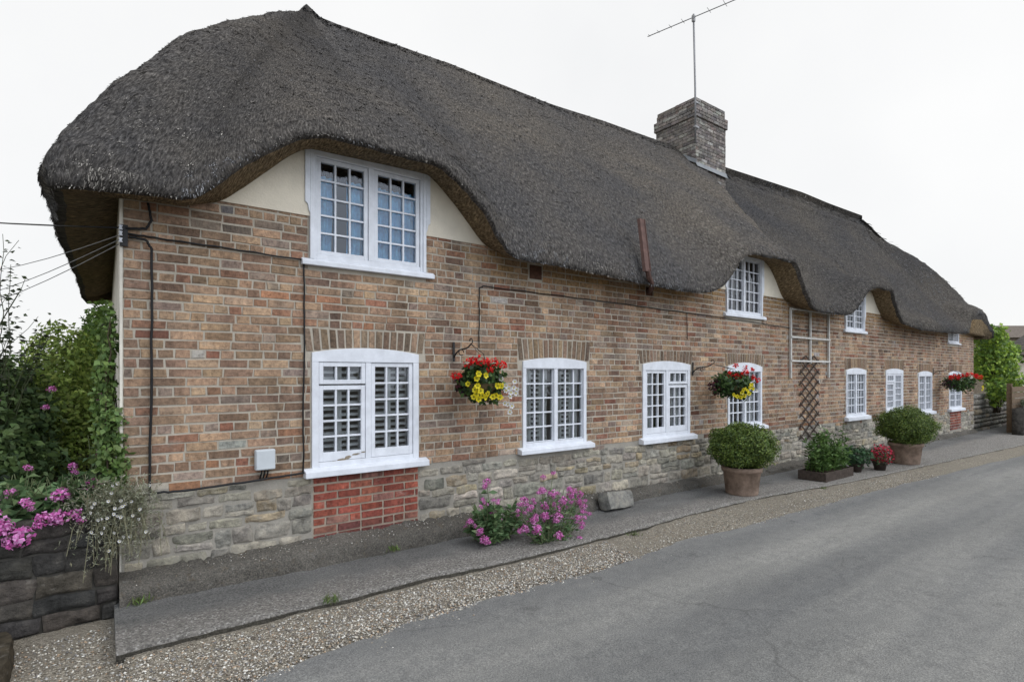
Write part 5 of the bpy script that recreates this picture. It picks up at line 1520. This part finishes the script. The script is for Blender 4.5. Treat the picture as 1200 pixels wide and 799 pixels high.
P_, T_ = np.array(P_), unit(np.array(T_)); N_ = unit(np.cross(T_, rng.normal(size=T_.shape)) * .6 + np.array([0, 0, .6]))
V, F = leaf_quads(P_, N_, rng.uniform(.035, .065, len(P_)), .6, .15, T_)
mesh_np('foliage', V, F, M['leaf'], k, shades(len(P_), [(.045, .065, .028), (.06, .08, .03), (.05, .055, .035)], .2))
for (x, z, s) in ((-.72, 1.47, .9), (-.36, 1.55, .7), (-.40, 1.40, .6)):
    o = bpy.data.objects.new('rose_bloom', HEADS[0]); col.objects.link(o); o.parent = k; o.location = Vector((x, .9, z)) - k.location; o.scale = (s,) * 3

# ================================================================== BEYOND THE RIGHT-HAND END
mb = MB(); z = -.3; yw_ = .30
while z < .95:
    h = random.choice([.13, .17, .2]); x = 21.75
    while x < 31:
        x2 = x + random.uniform(.2, .55); stone(mb, x + .004, x2 - .004, z + .003, z + h - .003, pick(SPAL), yw_, .04, 6, 4); x = x2
    z += h
mb.box((21.72, yw_ + .02, -.4), (31, yw_ + .42, .98), (1, 1, 1), 1)
tag(mb.build('stone_wall', [M['stone'], M['stone_mortar']], None, True), 'rubble stone wall under the lime green shrub beyond the cottage', 'wall')
shrub('lime_shrub', (25.3, .25, .3), [((24.6, .2, 2.1), (1.0, .7, .75), 2000), ((25.5, .2, 2.4), (.8, .6, .5), 1300), ((23.9, .1, 2.95), (.7, .5, .38), 900), ((25.4, -.0, 1.35), (.9, .5, .55), 900), ((26.6, .3, 2.55), (.5, .4, .35), 350), ((26.6, .3, 1.8), (.6, .4, .3), 350), ((24.0, -.05, 1.1), (.4, .3, .5), 350)], LIME, .13, 'lime green shrub growing against the wall past the cottage', 'shrub', 12, .6, .9)
# timber gate
gt = empty('garden_fence', (24.5, -.70, -.15), 'brown boarded timber fence behind the low dark wall past the cottage', 'fence')
for i in range(3):
    b = MB(); b.box((22.55 + i * 2.6, -.72, -.3), (22.67 + i * 2.6, -.60, 1.38)); b.build('post', M['wood'], gt)
for i in range(7):
    b = MB(); b.box((22.50, -.745, .0 + i * .185), (27.9, -.722, .165 + i * .185)); b.build('board', M['wood'], gt)
mb = MB(); z = -.3
while z < .62:
    x = 21.85
    while x < 31:
        x2 = x + random.uniform(.22, .5); stone(mb, x + .003, x2 - .003, z + .003, z + .147, pick(DPAL), -1.12, .03, 6, 4); x = x2
    z += .15
mb.box((21.85, -1.115, -.4), (31, -.86, .64), (.11, .105, .095), 0)
tag(mb.build('low_wall', [M['dark_stone'], M['dark_mortar']], None, True), 'low dark stone wall at the right edge beside the road', 'wall')
# neighbour's house
nb = empty('neighbour_cottage', (46, 1.8, 0), 'pale neighbouring cottage with dark thatch at the right edge', 'cottage')
b = MB(); b.box((42.2, .6, -.3), (54, 3.0, 3.0)); b.build('wall', M['render'], nb)
rp = [(41.6, .1, 2.75), (55, .1, 2.75), (55, 3.5, 2.75), (41.6, 3.5, 2.75), (44.6, 1.8, 4.9), (55, 1.8, 4.9)]
V = []; F = []
def gridq(a, b_, c, d, n=14, bul=.25):
    o = len(V)
    for i in range(n + 1):
        for j in range(n + 1):
            u, v = i / n, j / n
            p = (Vector(a) * (1 - u) + Vector(b_) * u) * (1 - v) + (Vector(d) * (1 - u) + Vector(c) * u) * v
            p.z += bul * math.sin(math.pi * v) * .8 + .05 * noise.noise(p * 1.5); V.append(tuple(p))
    for i in range(n):
        for j in range(n): F.append((o + i * (n + 1) + j, o + (i + 1) * (n + 1) + j, o + (i + 1) * (n + 1) + j + 1, o + i * (n + 1) + j + 1))
gridq(rp[0], rp[1], rp[5], rp[4]); gridq(rp[3], rp[0], rp[4], rp[4]); gridq(rp[2], rp[3], rp[4], rp[5])
gridq((41.6, .1, 2.75), (55, .1, 2.75), (55, .7, 2.6), (42.1, .7, 2.6), 6, 0); gridq((41.6, 3.5, 2.75), (41.6, .1, 2.75), (42.3, .7, 2.6), (42.3, 2.9, 2.6), 6, 0)
mesh_np('thatch', V, F, M['thatch'], nb, None, True, None, np.array([(p[0], p[2] * 1.5) for p in V]))
for (xx, za, zb) in ((43.4, 1.55, 2.25), (47.6, 1.5, 2.3)):
    b = MB(); b.box((xx, .53, za), (xx + 1.1, .605, zb)); b.box((xx - .1, .48, za - .1), (xx + 1.2, .59, za - .002)); wf = b.build('window', M['white'], nb)
    b = MB(); b.add([(xx + .06, .525, za + .06), (xx + 1.04, .525, za + .06), (xx + 1.04, .525, zb - .06), (xx + .06, .525, zb - .06)], [(0, 1, 2, 3)]); b.build('pane', M['cable'], wf)
fb = empty('far_barn', (59.6, 6.7, 0), 'distant barn with a brown tiled roof behind the neighbouring cottage', 'barn')
ax_, fw_ = Vector((.802, -.597, 0)), Vector((.597, .802, 0)); cc_ = Vector((59.6, 6.7, 0))
def bp(a, f_, z_): q = cc_ + ax_ * a + fw_ * f_; return (q.x, q.y, z_)
b = MB(); b.add([bp(-7, -2.3, -.3), bp(9, -2.3, -.3), bp(9, -2.3, 4.6), bp(-7, -2.3, 4.6), bp(-7, 2.3, -.3), bp(9, 2.3, -.3), bp(9, 2.3, 4.6), bp(-7, 2.3, 4.6)], [(0, 1, 2, 3), (5, 4, 7, 6), (4, 0, 3, 7), (1, 5, 6, 2)]); b.build('wall', M['wood_grey'], fb)
b = MB(); b.add([bp(-7.3, -2.7, 4.5), bp(9.3, -2.7, 4.5), bp(9.3, 0, 5.65), bp(-7.3, 0, 5.65), bp(-7.3, 2.7, 4.5), bp(9.3, 2.7, 4.5)], [(0, 1, 2, 3), (3, 2, 5, 4)]); b.build('roof', M['tile'], fb)
shrub('wall_plant', (23.6, -.95, .62), [((23.6, -.98, .76), (.75, .2, .16), 900)], [(.16, .19, .12), (.2, .22, .15), (.13, .16, .09)], .06, 'grey green plant spreading over the top of the low dark stone wall', 'plant', 5, stemr=.008)
